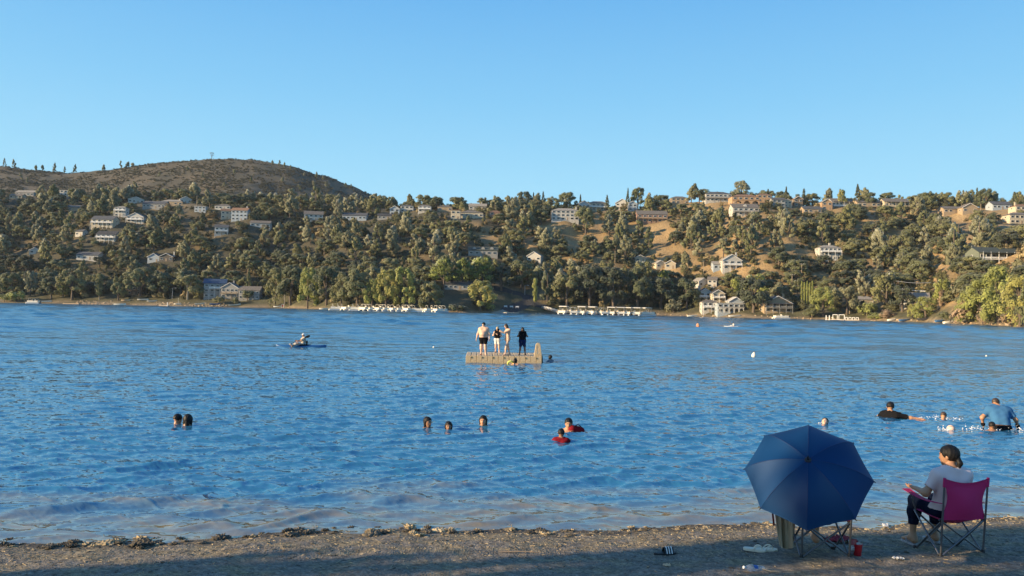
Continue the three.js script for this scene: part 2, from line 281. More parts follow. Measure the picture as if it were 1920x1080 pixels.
function house(ref, extra, x0, x1, yt, yb, wall, roof, type = 'gable', o = {}) {
  let pos = null; for (let k = 0; !pos && k < 15; k++) { pos = landAt((x0 + x1) / 2, yb); if (!pos) yb += 2; } if (!pos) { console.log('no land for', ref); return; }
  const D = -pos.z, m = D / F, yaw = (o.yaw ?? 0) * Math.PI / 180, c = Math.cos(yaw), sn = Math.abs(Math.sin(yaw));
  const wApp = (x1 - x0) * m, Ht = (yb - yt) * m;
  let dep = o.dep ?? clamp(wApp * 0.6, 6, 11), w = (wApp - sn * dep) / c; if (w < wApp * 0.45) { w = wApp * 0.5; dep = Math.max(3, (wApp - w * c) / Math.max(sn, 0.05)); }
  const t = thing('house', `${ref} ${extra}`.trim(), 'house', pos, yaw, 'houses across the lake');
  t.position.z -= dep * 0.4;
  const span = type === 'front' ? w : dep, rh = Math.min(Ht * 0.42, (type === 'hip' ? 0.22 : type === 'flat' ? 0.02 : 0.30) * span), wh = Ht - rh, ov = 0.45, base = -4.5;
  const wm = paint(wall), rm = paint(roof);
  let wallG, roofG;
  if (type === 'hip') {
    wallG = bx(w, wh - base, dep, 0, (wh + base) / 2, 0);
    const a = w / 2 + ov, b = dep / 2 + ov, r = Math.max(0.3, a - b), y0 = wh - 0.1, y1 = wh + rh;
    const p = [[-a, y0, b], [a, y0, b], [a, y0, -b], [-a, y0, -b], [-r, y1, 0], [r, y1, 0]], q = (...i) => i.flatMap((k) => p[k]);
    roofG = new THREE.BufferGeometry(); roofG.setAttribute('position', new THREE.Float32BufferAttribute([...q(0, 1, 5), ...q(0, 5, 4), ...q(2, 3, 4), ...q(2, 4, 5), ...q(1, 2, 5), ...q(3, 0, 4), ...q(0, 3, 2), ...q(0, 2, 1)], 3));
    roofG.setAttribute('uv', new THREE.Float32BufferAttribute(new Array(48).fill(0).map((_, i) => (i * 0.37) % 1), 2)); roofG.computeVertexNormals();
  } else if (type === 'flat') {
    wallG = bx(w, wh - base, dep, 0, (wh + base) / 2, 0); roofG = bx(w + ov * 2, 0.35, dep + ov * 2, 0, wh + 0.18, 0);
  } else {
    const half = span / 2, len = type === 'front' ? dep : w, ax = type === 'front' ? 'z' : 'x', th = 0.22, sl = rh / half;
    wallG = prism([[-half, base], [half, base], [half, wh], [0, wh + rh], [-half, wh]], len, ax);
    roofG = prism([[-half - ov, wh - ov * sl + 0.02], [0, wh + rh + 0.02], [half + ov, wh - ov * sl + 0.02], [half + ov, wh - ov * sl + th + 0.02], [0, wh + rh + th + 0.02], [-half - ov, wh - ov * sl + th + 0.02]], len + ov * 2, ax);
  }
  part(t, 'wall', wallG, wm); const rf = part(t, 'roof', roofG, rm);
  if (type === 'front') for (const sd of [-1, 1]) { const h2 = w / 2, a = V(sd * (h2 + ov), wh - ov * rh / h2 - 0.06, dep / 2 + ov + 0.06), b = V(0, wh + rh - 0.06, dep / 2 + ov + 0.06); part(t, 'bargeboard', rod(a, b, 0.14, 0.14, 4), trimWhite); }
  if (o.chimney !== undefined) { part(rf, 'chimney', merge([bx(1.0, rh + 1.8, 0.9, o.chimney * w, wh + rh * 0.5 + 0.5, -dep * 0.1), bx(1.25, 0.2, 1.15, o.chimney * w, wh + rh + 1.45, -dep * 0.1)]), paint(o.chimMat || wall)); }
  const floors = Math.max(1, Math.round(wh / 2.9)), fh = wh / floors, n = o.win ?? Math.max(2, Math.round(w / 3.6));
  for (let f = 0; f < floors; f++) for (let i = 0; i < n; i++) {
    const x = lerp(-w / 2, w / 2, (i + 0.5) / n), ww = Math.min(2.2, w / n * 0.62), hh = Math.min(1.5, fh * 0.58);
    if (f === 0 && i === (n >> 1) && !o.noDoor) { part(t, 'door', bx(1.0, Math.min(2.1, fh * 0.85), 0.1, x, Math.min(1.05, fh * 0.42), dep / 2 + 0.04), timber); continue; }
    addWindow(t, ww, hh, x, (f + 0.55) * fh, dep / 2 + 0.05);
  }
  for (const sd of [-1, 1]) if (yaw * sd < -0.05 || Math.abs(yaw) < 0.05) for (let f = 0; f < floors; f++) addWindow(t, 1.3, Math.min(1.2, fh * 0.5), sd * (w / 2 + 0.05), (f + 0.55) * fh, 0, sd * Math.PI / 2);
  if (o.deck) { // raised deck with posts and a railing along the front
    const y = floors > 1 ? fh * (floors - 1) : 0.35, dw = w * (o.deckW ?? 0.95), dz = dep / 2 + 2.2, ps = Math.max(3, Math.round(dw / 3));
    const dm = o.deckMat ? paint(o.deckMat) : trimWhite;
    part(t, 'deck', bx(dw, 0.25, 2.3, 0, y - 0.15, dep / 2 + 1.16), dm);
    for (let i = 0; i < ps; i++) part(t, 'post', bx(0.16, (o.cover ? wh : y + 1.0) + 3.2, 0.16, lerp(-dw / 2 + 0.1, dw / 2 - 0.1, i / (ps - 1)), ((o.cover ? wh : y + 1.0) - 3.2) / 2, dz), dm);
    part(t, 'railing', merge([bx(dw, 0.09, 0.08, 0, y + 0.98, dz - 0.13), bx(dw, 0.45, 0.04, 0, y + 0.5, dz - 0.13)]), dm);
    if (o.cover) part(t, 'porch_roof', bx(dw + 0.6, 0.16, 2.9, 0, wh - 0.25, dep / 2 + 1.25, 0, 0.13), rm);
  }
  if (o.dormers) for (let i = 0; i < o.dormers; i++) { const x = lerp(-w * 0.3, w * 0.3, o.dormers > 1 ? i / (o.dormers - 1) : 0.5), dd = prism([[-1.1, 0], [1.1, 0], [1.1, 1.0], [0, 1.8], [-1.1, 1.0]], 2.6, 'z'); dd.translate(x, wh + rh * 0.25, dep * 0.28); const dm = part(rf, 'dormer', dd, wm); }
  if (o.arches) { // an arcade along the front
    for (let i = 0; i < o.arches; i++) {
      const aw = w * 0.92 / o.arches, x = -w * 0.46 + aw * (i + 0.5), hh = Math.min(3.2, wh * 0.7), r = aw * 0.38, s = new THREE.Shape();
      s.moveTo(-aw / 2, 0); s.lineTo(-r, 0); s.lineTo(-r, hh - r - 0.5); s.absarc(0, hh - r - 0.5, r, Math.PI, 0, true); s.lineTo(r, 0); s.lineTo(aw / 2, 0); s.lineTo(aw / 2, hh); s.lineTo(-aw / 2, hh); s.closePath();
      const ag = new THREE.ExtrudeGeometry(s, { depth: 0.3, bevelEnabled: false, curveSegments: 8 }); ag.translate(x, 0, dep / 2 + 2.0); part(t, 'arch', ag, o.archMat ? paint(o.archMat) : wm);
    }
    part(t, 'arcade_roof', bx(w * 0.96, 0.2, 2.5, 0, Math.min(3.2, wh * 0.7) + 0.12, dep / 2 + 1.3), o.archMat ? paint(o.archMat) : rm);
  }
  shade(t);
  houses.push({ ref, t, x0, x1, yt, yb, D, px: (x0 + x1) / 2, py: (yt + yb) / 2 }); return t;
}
const HL = [
  // lakeside, from the left
  ['dark lakeside cabin', 'half hidden under the oaks', 238, 266, 532, 553, 'brown', 'char', 'gable', { deck: 1, deckMat: 'brown' }],
  ['blue-roofed lakeside house', 'with a white gable and balcony', 377, 422, 523, 559, 'grey', 'blueroof', 'gable', { yaw: 16, deck: 1, deckW: 0.5 }],
  ['white-trimmed lakeside gable house', 'with tall windows and upper balcony', 415, 447, 530, 560, 'grey', 'shingle', 'front', { deck: 1, deckMat: 'tan', win: 4, chimney: 0.1 }],
  ['long grey lakeside wing', 'with a low roof behind the small round tree', 448, 487, 537, 562, 'grey', 'shingle', 'gable', { win: 5, noDoor: 1 }],
  ['long low park building', 'in shade under the yellow-green trees', 832, 884, 527, 543, 'grey', 'slate', 'gable', { win: 6 }],
  ['pale house with twin front gables', 'above the white arcade by the water', 1310, 1334, 541, 565, 'white', 'char', 'front', { deck: 1, chimney: -0.4 }],
  ['cream gabled house', 'beside the twin-gabled house near the water', 1335, 1358, 543, 566, 'cream', 'char', 'front', { deck: 1 }],
  ['low white cottage with wide eaves', 'on the water beside the arcade', 1316, 1346, 562, 585, 'white', 'shingle', 'hip', { deck: 1, win: 3 }],
  ['white lakeside arcade with round arches', 'open to the water', 1345, 1394, 569, 587, 'blue', 'white', 'flat', { arches: 5, archMat: 'white', noDoor: 1, win: 5, dep: 6 }],  // blue back wall puts the shade behind the open arches into its colour
  ['small blue-white gable', 'rising behind the white lakeside arcade', 1366, 1393, 557, 577, 'blue', 'white', 'front', { win: 2, noDoor: 1 }],
  ['tan cottage with shaded porch', 'under dark trees by the water', 1432, 1484, 555, 586, 'tan', 'slate', 'front', { deck: 1, deckMat: 'grey', cover: 1, chimney: 0.3 }],
  ['low grey-roofed bungalow', 'behind bright shrubs at the shore', 1597, 1645, 555, 573, 'cream', 'paleroof', 'hip', { win: 4 }],
  ['white house with tilted carport roof', 'behind the willows near the right shore', 1692, 1750, 549, 574, 'white', 'paleroof', 'gable', { yaw: -24 }],
  // low on the slope
  ['small white gable cottage', 'alone in dark trees', 52, 73, 464, 476, 'white', 'paleroof', 'front', { yaw: 20 }],
  ['white ranch house with a round gable', 'in the dark wood', 144, 185, 472, 487, 'white', 'slate', 'gable', { win: 4 }],
  ['white box house with long balcony', 'and dark roof', 181, 217, 433, 451, 'white', 'char', 'gable', { deck: 1, win: 4 }],
  ['dark house with two white-edged gables', 'below the pines', 277, 300, 475, 491, 'blue', 'slate', 'front', {}],
  ['dark-walled house with chimney', 'right of the twin white-edged gables', 299, 325, 475, 490, 'dark', 'slate', 'front', { chimney: 0.42, chimMat: 'white' }],
  ['grey two-storey house with balconies', 'among pale pines', 400, 427, 421, 441, 'white', 'slate', 'gable', { deck: 1, yaw: 14 }],
  ['low house with pale roof', 'at the edge of the pines', 467, 506, 413, 426, 'white', 'shingle', 'gable', { yaw: 8 }],
  ['green-roofed house with dormers', 'half hidden above the park trees', 878, 933, 462, 480, 'grey', 'greenroof', 'gable', { dormers: 3, win: 5 }],
  ['white gable cottage', 'above the oak wood left of the open slope', 988, 1019, 472, 491, 'white', 'paleroof', 'front', { yaw: -18 }],
  ['tiny cream gable', 'peeping out above the yellow-green tree', 1190, 1211, 478, 491, 'cream', 'paleroof', 'front', {}],
  ['cream house with two gables', 'below the dry slope', 1227, 1247, 488, 504, 'cream', 'paleroof', 'front', { yaw: 10 }],
  ['cream wing with bright gable', 'right end of the two-gabled house', 1247, 1269, 488, 504, 'cream', 'paleroof', 'front', { yaw: -10 }],
  ['big white house with steep grey roof', 'on the lower right slope', 1354, 1390, 477, 506, 'white', 'paleroof', 'front', { chimney: 0.3, deck: 1 }],
  ['blue-shaded garage wing', 'left of the big white steep-roofed house', 1337, 1355, 490, 507, 'blue', 'paleroof', 'gable', { noDoor: 1 }],  // the shade on this wing is put into its blue wall colour
  ['jumbled white house', 'with many small roofs above the lakeside gables', 1301, 1328, 521, 539, 'white', 'paleroof', 'front', { yaw: 25 }],
  ['white box house with tall end wall', 'above the cream gabled lakeside house', 1327, 1349, 519, 539, 'white', 'shingle', 'gable', { yaw: -20 }],
  ['tall white house with two chimneys', 'and glassed lower floor among oaks', 1536, 1576, 459, 488, 'white', 'paleroof', 'hip', { chimney: 0.1, deck: 1, win: 5 }],
  ['long green-grey ranch house', 'with white gable and covered porch', 1833, 1911, 463, 488, 'green', 'greenroof', 'gable', { deck: 1, cover: 1, win: 7 }],
  // upper slope, left
  ['cream house with dark roof', 'left of the tall white house', 172, 213, 404, 424, 'cream', 'slate', 'gable', { deck: 1, win: 4 }],
  ['tall white house with flat cap roof', 'on the upper left slope', 215, 236, 386, 406, 'white', 'paleroof', 'hip', { deck: 1 }],
  ['white balconied house', 'just below the tall white house', 238, 270, 399, 417, 'white', 'shingle', 'front', { deck: 1 }],
  ['pair of white gables', 'on the upper left slope under pines', 236, 268, 369, 381, 'white', 'paleroof', 'front', { yaw: 22 }],
  ['long low grey-roofed house', 'upper left slope, with curved porch', 268, 310, 376, 391, 'grey', 'slate', 'gable', { win: 6 }],
  ['white-roofed long house', 'uphill beside the long grey-roofed house', 300, 343, 373, 386, 'tan', 'paleroof', 'hip', { win: 5 }],
  ['small white house with steep gables', 'at the top of the left slope', 332, 357, 368, 381, 'white', 'paleroof', 'front', { yaw: 30 }],
  ['pale blue flat house', 'with white trim on the left slope', 365, 386, 387, 397, 'blue', 'white', 'flat', {}],
  ['low white-fronted house', 'above the yellow house', 403, 432, 382, 393, 'white', 'shingle', 'hip', {}],
  ['yellow house with tile roof', 'on the left slope', 411, 437, 391, 411, 'cream', 'tile', 'gable', { yaw: 18 }],
  ['blue-walled house with red-brown roof', 'joined to the yellow house', 434, 464, 389, 414, 'blue', 'tile', 'gable', { chimney: 0.35, chimMat: 'white' }],
  ['bluish white box house', 'high on the far left slope', 112, 127, 356, 373, 'white', 'slate', 'flat', {}],
  ['row of low roofs', 'highest at the far left', 30, 64, 352, 364, 'grey', 'paleroof', 'gable', {}],
  ['low cream house', 'near the left edge below the low roofs', 18, 42, 363, 372, 'cream', 'shingle', 'gable', {}],
  ['small tan house', 'between oaks on the far left slope', 126, 152, 384, 396, 'tan', 'shingle', 'gable', { yaw: 15 }],
  ['small white shed-roofed house', 'above the white box house', 140, 161, 430, 443, 'white', 'slate', 'gable', { yaw: -18 }],
  // middle
  ['white house over a brown roof', 'at the wood edge left of centre', 566, 605, 395, 414, 'white', 'shingle', 'gable', { yaw: 14 }],
  ['long pale blue house', 'above the scrubby hollow', 642, 687, 398, 413, 'blue', 'slate', 'gable', { win: 6 }],
  ['dark low house', 'right of the long pale blue house', 708, 739, 400, 411, 'grey', 'char', 'gable', {}],
  ['bluish two-storey house', 'above the dark low house', 731, 749, 386, 403, 'blue', 'paleroof', 'front', {}],
  ['white house with grey hip roof', 'on the middle ridge', 751, 775, 383, 398, 'white', 'slate', 'hip', {}],
  ['pale house with broad window', 'on the ridge right of the white hip-roofed house', 784, 808, 383, 398, 'white', 'shingle', 'hip', { deck: 1 }],
  ['tan house with low roof', 'on the middle ridge', 820, 848, 384, 397, 'tan', 'shingle', 'hip', {}],
  ['bright cream box', 'left end of the long cream house', 845, 863, 394, 411, 'cream', 'tile', 'flat', {}],
  ['long cream house', 'with olive roof at the ridge centre', 862, 906, 393, 409, 'cream', 'shingle', 'hip', { win: 5, chimney: 0.2 }],
  ['pale roofed ridge house', 'on the skyline above the long cream house', 879, 912, 377, 390, 'white', 'paleroof', 'gable', { chimney: 0.2, chimMat: 'white' }],
  ['small brick-red house', 'right of the long cream house', 917, 938, 394, 406, 'brick', 'tile', 'hip', {}],
  ['big white house with terrace', 'above the open golden slope', 1034, 1085, 389, 413, 'white', 'paleroof', 'hip', { chimney: 0.42, win: 6 }],
  ['blue-grey gabled ridge house', 'behind the big white terrace house', 1080, 1106, 372, 385, 'blue', 'slate', 'front', { yaw: 15 }],
  ['cream ridge house with wide hip roof', 'behind the golden slope', 1101, 1141, 376, 396, 'cream', 'shingle', 'hip', { deck: 1 }],
  ['orange-roofed gable house', 'on the ridge under tall trees', 1154, 1182, 369, 387, 'white', 'tile', 'front', { yaw: -12 }],
  ['narrow blue-white house', 'right of the orange-roofed gable house', 1178, 1194, 377, 396, 'blue', 'paleroof', 'front', {}],
  ['broad tan brick house', 'with long terrace on the dry slope', 1194, 1251, 394, 418, 'brick', 'shingle', 'gable', { deck: 1, deckMat: 'tan', win: 6 }],
  ['low ridge house', 'left of the tall grey-green tree', 1258, 1291, 363, 378, 'tan', 'shingle', 'hip', {}],
  // right ridge
  ['long ridge house with terraces', 'left of the arched orange villa', 1322, 1371, 358, 379, 'white', 'slate', 'hip', { deck: 1, deckMat: 'grey', win: 6 }],
  ['orange villa with three arches', 'on the right ridge', 1372, 1424, 363, 384, 'orange', 'tile', 'hip', { arches: 3, win: 5 }],
  ['low villa wing', 'right of the orange arched villa', 1419, 1446, 362, 379, 'orange', 'tile', 'hip', {}],
  ['white house with central gable', 'and long deck below the orange villa', 1373, 1422, 381, 405, 'white', 'shingle', 'gable', { deck: 1, dormers: 1, deckMat: 'grey' }],
  ['dark-roofed house', 'right of the two thin cypresses', 1447, 1472, 370, 387, 'grey', 'slate', 'gable', {}],
  ['narrow cream gable', 'lit beside the dark-roofed ridge house', 1469, 1484, 373, 388, 'cream', 'tile', 'front', {}],
  ['brown ridge house', 'left of the taller cypress', 1488, 1505, 364, 376, 'brown', 'tile', 'front', {}],
  ['grey-roofed house', 'set below the ridge left of the tan gable', 1506, 1540, 386, 400, 'tan', 'slate', 'gable', { win: 4 }],
  ['tan gable house', 'glowing in the low sun on the right ridge', 1540, 1560, 373, 394, 'orange', 'shingle', 'front', {}],
  ['long white balconied house', 'on the right ridge', 1559, 1600, 367, 384, 'white', 'shingle', 'gable', { deck: 1, cover: 1, win: 6 }],
  ['low house with deep porch', 'under the dark fir on the ridge', 1606, 1650, 369, 385, 'tan', 'shingle', 'gable', { deck: 1, deckMat: 'tan', win: 5 }],
  ['cream two-storey house with balconies', 'on the right ridge', 1657, 1703, 367, 385, 'cream', 'shingle', 'gable', { deck: 1, cover: 1, deckMat: 'cream', win: 6 }],
  ['tan ranch house', 'at the top of the dry grass slope', 1768, 1811, 386, 400, 'tan', 'shingle', 'gable', { win: 5 }],
  ['brown gabled house', 'joined to the tan ranch house', 1804, 1832, 381, 400, 'tan', 'shingle', 'front', {}],
  ['blue-grey ridge house', 'under the big trees near the right edge', 1860, 1897, 377, 393, 'blue', 'slate', 'gable', { win: 5 }],
  ['cream house cut by the frame', 'highest at the right edge', 1903, 1940, 378, 391, 'cream', 'tile', 'hip', { chimney: -0.3 }],
  ['sunlit cream house', 'at the right edge below the ridge', 1892, 1936, 397, 420, 'cream', 'shingle', 'hip', { win: 5 }],
];
for (const a of HL) house(...a);
// ---------------------------------------------------------------- trees: every proto is one unit tall and about one unit wide
function crownGeo(clumps, per, leaf, r, o = {}) {
  const pos = [], nor = [], col = [], idx = []; let k = 0; const up = o.up ?? 0, cy = o.cy ?? 0.6;
  for (const c of clumps) {
    const tone = 0.82 + 0.36 * r(), n = Math.round(per * (0.7 + 0.6 * r()));
    for (let i = 0; i < n; i++) {
      let d; do { d = V(r() * 2 - 1, r() * 2 - 1, r() * 2 - 1); } while (d.lengthSq() > 1 || d.lengthSq() < 0.02); d.normalize(); if (d.y < -0.35 && r() < 0.7) d.y *= -0.6;
      const q = 0.62 + 0.46 * Math.sqrt(r()), p = V(c[0] + d.x * c[3] * q, c[1] + d.y * (c[4] ?? c[3]) * q, c[2] + d.z * c[3] * q);
      const nn = d.clone().multiplyScalar(0.8).add(V(p.x, p.y - cy, p.z).multiplyScalar(0.9)).add(V(r() - 0.5, r() - 0.3, r() - 0.5).multiplyScalar(0.7)).normalize();
      let t1 = V(r() - 0.5, r() - 0.5, r() - 0.5).cross(nn).normalize(); if (o.hang) t1 = V((r() - 0.5) * 0.5, -1, (r() - 0.5) * 0.5).normalize(); if (o.lift) t1 = V(p.x * 2 + (r() - 0.5) * 0.6, 0.7, p.z * 2 + (r() - 0.5) * 0.6).normalize();
      const t2 = t1.clone().cross(nn).normalize(), s = leaf * (0.6 + 0.8 * r()), L = s * (o.long ?? 1), wv = tone * (0.8 + 0.4 * r());
      for (const [a, b] of [[-L, 0], [0, -s * 0.6], [L, 0], [0, s * 0.6]]) { pos.push(p.x + t1.x * a + t2.x * b, p.y + t1.y * a + t2.y * b, p.z + t1.z * a + t2.z * b); nor.push(nn.x, nn.y, nn.z); col.push(wv, wv, wv * 0.97); }
      idx.push(k, k + 2, k + 1, k, k + 3, k + 2); k += 4;
    }
  }
  const g = new THREE.BufferGeometry(); g.setAttribute('position', new THREE.Float32BufferAttribute(pos, 3)); g.setAttribute('normal', new THREE.Float32BufferAttribute(nor, 3)); g.setAttribute('color', new THREE.Float32BufferAttribute(col, 3)); g.setIndex(idx); return g;
}
function limbs(clumps, base, top, r0, r, n) { // a tapered trunk and limbs that reach into the crown
  const list = [rod(V(0, -0.12, 0), V((r() - 0.5) * 0.04, base, (r() - 0.5) * 0.04), r0 * 1.25, r0, 7), rod(V(0, base, 0), V((r() - 0.5) * 0.08, top, (r() - 0.5) * 0.08), r0, r0 * 0.35, 6)];
  for (let i = 0; i < n; i++) { const c = clumps[Math.floor(r() * clumps.length)]; const y0 = lerp(base * 0.85, Math.min(top, Math.max(base, c[1] - 0.1)), r()); list.push(rod(V(0, y0, 0), V(c[0] * 0.85, c[1] - 0.02, c[2] * 0.85), r0 * 0.5, r0 * 0.15, 5)); }
  return merge(list);
}
function shape(kind, seed) {
  const r = rng(seed), cl = []; let per = 34, leaf = 0.042, o = {}, base = 0.25, top = 0.8, r0 = 0.028, nl = 7;
  if (kind === 'oak') { // wide broken dome of rounded clumps, leafy almost to the ground
    const n = 34 + Math.floor(r() * 8), sk = r() * 0.25;
    for (let i = 0; i < n; i++) { const a = r() * 6.283, h = Math.pow(r(), 0.85), w = 0.38 * Math.sqrt(1 - h * h * 0.82) * (0.62 + 0.42 * r()); cl.push([Math.cos(a) * w + sk * 0.15, 0.22 + h * 0.62, Math.sin(a) * w, 0.075 + 0.06 * r(), 0.065 + 0.05 * r()]); }
    per = 100; leaf = 0.028; base = 0.2; top = 0.72; r0 = 0.032; o.cy = 0.4;
  } else if (kind === 'pine') { // open grey pine: several leaders, tufts turned up
    const leaders = 1 + Math.floor(r() * 3);
    for (let l = 0; l < leaders; l++) { const lx = leaders > 1 ? (r() - 0.5) * 0.34 : 0, lz = (r() - 0.5) * 0.3 * (leaders > 1), lh = l ? 0.72 + 0.2 * r() : 0.97; for (let i = 0; i < 15; i++) { const t = (i + r()) / 15, y = lerp(0.14 + 0.1 * l, lh, t), w = 0.27 * Math.pow(1 - t, 0.6) * (0.65 + 0.6 * r()) / (leaders > 1 ? 1.15 : 0.95), a = r() * 6.283; cl.push([lx * (0.4 + t) + Math.cos(a) * w, y, lz * (0.4 + t) + Math.sin(a) * w, 0.055 + 0.055 * r() * (1.2 - t), 0.05 + 0.05 * r()]); } }
    per = 120 / Math.sqrt(leaders); leaf = 0.026; o = { lift: 1, long: 1.7, cy: 0.45 }; base = 0.3; top = 0.93; r0 = 0.018; nl = 8;
  } else if (kind === 'fir') {
    for (let i = 0; i < 34; i++) { const t = (i + r()) / 34, y = lerp(0.1, 0.98, t), w = 0.42 * Math.pow(1 - t, 0.9) * (0.5 + 0.6 * r()), a = i * 2.4 + r(); cl.push([Math.cos(a) * w, y - w * 0.15, Math.sin(a) * w, 0.03 + 0.1 * (1 - t), 0.03 + 0.015 * r()]); }
    per = 26; leaf = 0.04; o = { long: 1.5, cy: 0.4 }; base = 0.5; top = 0.99; r0 = 0.02; nl = 0;
  } else if (kind === 'cypress') {
    for (let i = 0; i < 22; i++) { const t = (i + 0.5) / 22; cl.push([(r() - 0.5) * 0.12, 0.05 + 0.93 * t, (r() - 0.5) * 0.12, 0.42 * Math.sin(Math.PI * Math.pow(0.12 + 0.87 * (1 - t), 0.8)) + 0.06, 0.06]); }
    per = 40; leaf = 0.06; o = { cy: 0.5 }; base = 0.2; top = 0.8; r0 = 0.06; nl = 0;
  } else if (kind === 'willow') { // heaped soft billows, sprays hanging a little
    const n = 40; for (let i = 0; i < n; i++) { const a = r() * 6.283, h = Math.pow(r(), 0.8), w = 0.37 * Math.sqrt(1 - h * h * 0.88) * (0.6 + 0.45 * r()); cl.push([Math.cos(a) * w, 0.10 + h * 0.78, Math.sin(a) * w, 0.065 + 0.055 * r(), 0.075 + 0.05 * r()]); }
    per = 90; leaf = 0.021; o = { long: 1.25, cy: 0.3 }; base = 0.2; top = 0.7; r0 = 0.03; nl = 8;
  } else if (kind === 'broad') { // leafy shade tree with lifted sprays
    const n = 30; for (let i = 0; i < n; i++) { const a = r() * 6.283, h = Math.pow(r(), 0.8), w = 0.38 * Math.sqrt(1 - h * h * 0.8) * (0.5 + 0.55 * r()); cl.push([Math.cos(a) * w, 0.2 + h * 0.68, Math.sin(a) * w, 0.08 + 0.05 * r(), 0.08 + 0.05 * r()]); }
    per = 80; leaf = 0.028; o = { lift: 1, long: 1.3, cy: 0.5 }; base = 0.3; top = 0.75; r0 = 0.028; nl = 8;
  } else if (kind === 'poplar') {
    for (let i = 0; i < 26; i++) { const t = r(), a = r() * 6.283, w = 0.30 * Math.sin(Math.PI * (0.1 + 0.85 * (1 - t))) * r(); cl.push([Math.cos(a) * w, 0.22 + 0.72 * t, Math.sin(a) * w, 0.15 + 0.12 * r(), 0.06 + 0.03 * r()]); }
    per = 40; leaf = 0.045; o = { lift: 1, long: 1.3, cy: 0.5 }; base = 0.25; top = 0.85; r0 = 0.035; nl = 3;
  } else if (kind === 'shrub') {
    for (let i = 0; i < 16; i++) { const a = r() * 6.283, w = 0.38 * Math.sqrt(r()); cl.push([Math.cos(a) * w, 0.22 + 0.5 * r() * (1 - w), Math.sin(a) * w, 0.13 + 0.08 * r(), 0.16 + 0.08 * r()]); }
    per = 55; leaf = 0.05; o = { cy: 0.1 }; base = 0.15; top = 0.5; r0 = 0.03; nl = 5;
  }
  const crown = crownGeo(cl, per, leaf, r, o), trunk = limbs(cl, base, top, r0, r, nl);
  crown.computeBoundingBox(); const b = crown.boundingBox, sy = 1 / b.max.y, sx = 1 / Math.max(b.max.x - b.min.x, b.max.z - b.min.z);
  for (const g of [crown, trunk]) { const p = g.attributes.position; for (let i = 0; i < p.count; i++) p.setXYZ(i, p.getX(i) * sx, p.getY(i) * sy, p.getZ(i) * sx); }
  trunk.computeVertexNormals(); return { crown, trunk };
}
const KINDS = { oak: [], pine: [], fir: [], cypress: [], willow: [], broad: [], poplar: [], shrub: [] };
for (const [k, n] of [['oak', 7], ['pine', 7], ['fir', 3], ['cypress', 2], ['willow', 5], ['broad', 3], ['poplar', 2], ['shrub', 4]]) for (let i = 0; i < n; i++) KINDS[k].push(shape(k, 100 + i * 17 + k.length * 1000 + k.charCodeAt(1)));
const leafMat = (c) => new THREE.MeshPhysicalMaterial({ color: rgb(...c), roughness: 0.95, vertexColors: true, side: THREE.DoubleSide, transmission: 0.28, thickness: 0 });
const LEAF = { // tone word: leaf colour
  dark: leafMat([0.085, 0.100, 0.046]), olive: leafMat([0.130, 0.140, 0.058]), mossy: leafMat([0.170, 0.170, 0.068]), dusty: leafMat([0.200, 0.195, 0.105]), greyish: leafMat([0.225, 0.222, 0.135]), golden: leafMat([0.30, 0.285, 0.078]), bright: leafMat([0.245, 0.262, 0.066]), leafy: leafMat([0.175, 0.205, 0.046]), russet: leafMat([0.33, 0.23, 0.14]), deep: leafMat([0.055, 0.068, 0.036]) };
const bark = std(rgb(0.11, 0.085, 0.065), 1), paleBark = std(rgb(0.30, 0.26, 0.20), 1);
const protos = {};
function tree(kind, v, tone, pos, w, h, turn, label, category, group, nm, barkMat = bark) {
  const key = kind + v; if (!protos[key]) { const g = new THREE.Group(); part(g, 'trunk', KINDS[kind][v].trunk, bark); part(g, 'crown', KINDS[kind][v].crown, LEAF.dark); shade(g); protos[key] = g; }
  const t = protos[key].clone(); t.name = numbered(nm); t.children[0].material = barkMat; t.children[1].material = LEAF[tone];
  t.position.copy(pos); t.scale.set(w, h, w); t.rotation.y = turn; t.userData = {}; tag(t, label, category, group); scene.add(t); return t;
}
const trees = []; // placed so far: x, z, radius
const tr = rng(2024);
const NM = { oak: 'oak_tree', pine: 'pine_tree', fir: 'fir_tree', cypress: 'cypress_tree', willow: 'willow_tree', broad: 'shade_tree', poplar: 'poplar_tree', shrub: 'shrub' };
const CAT = { shrub: 'shrub' };
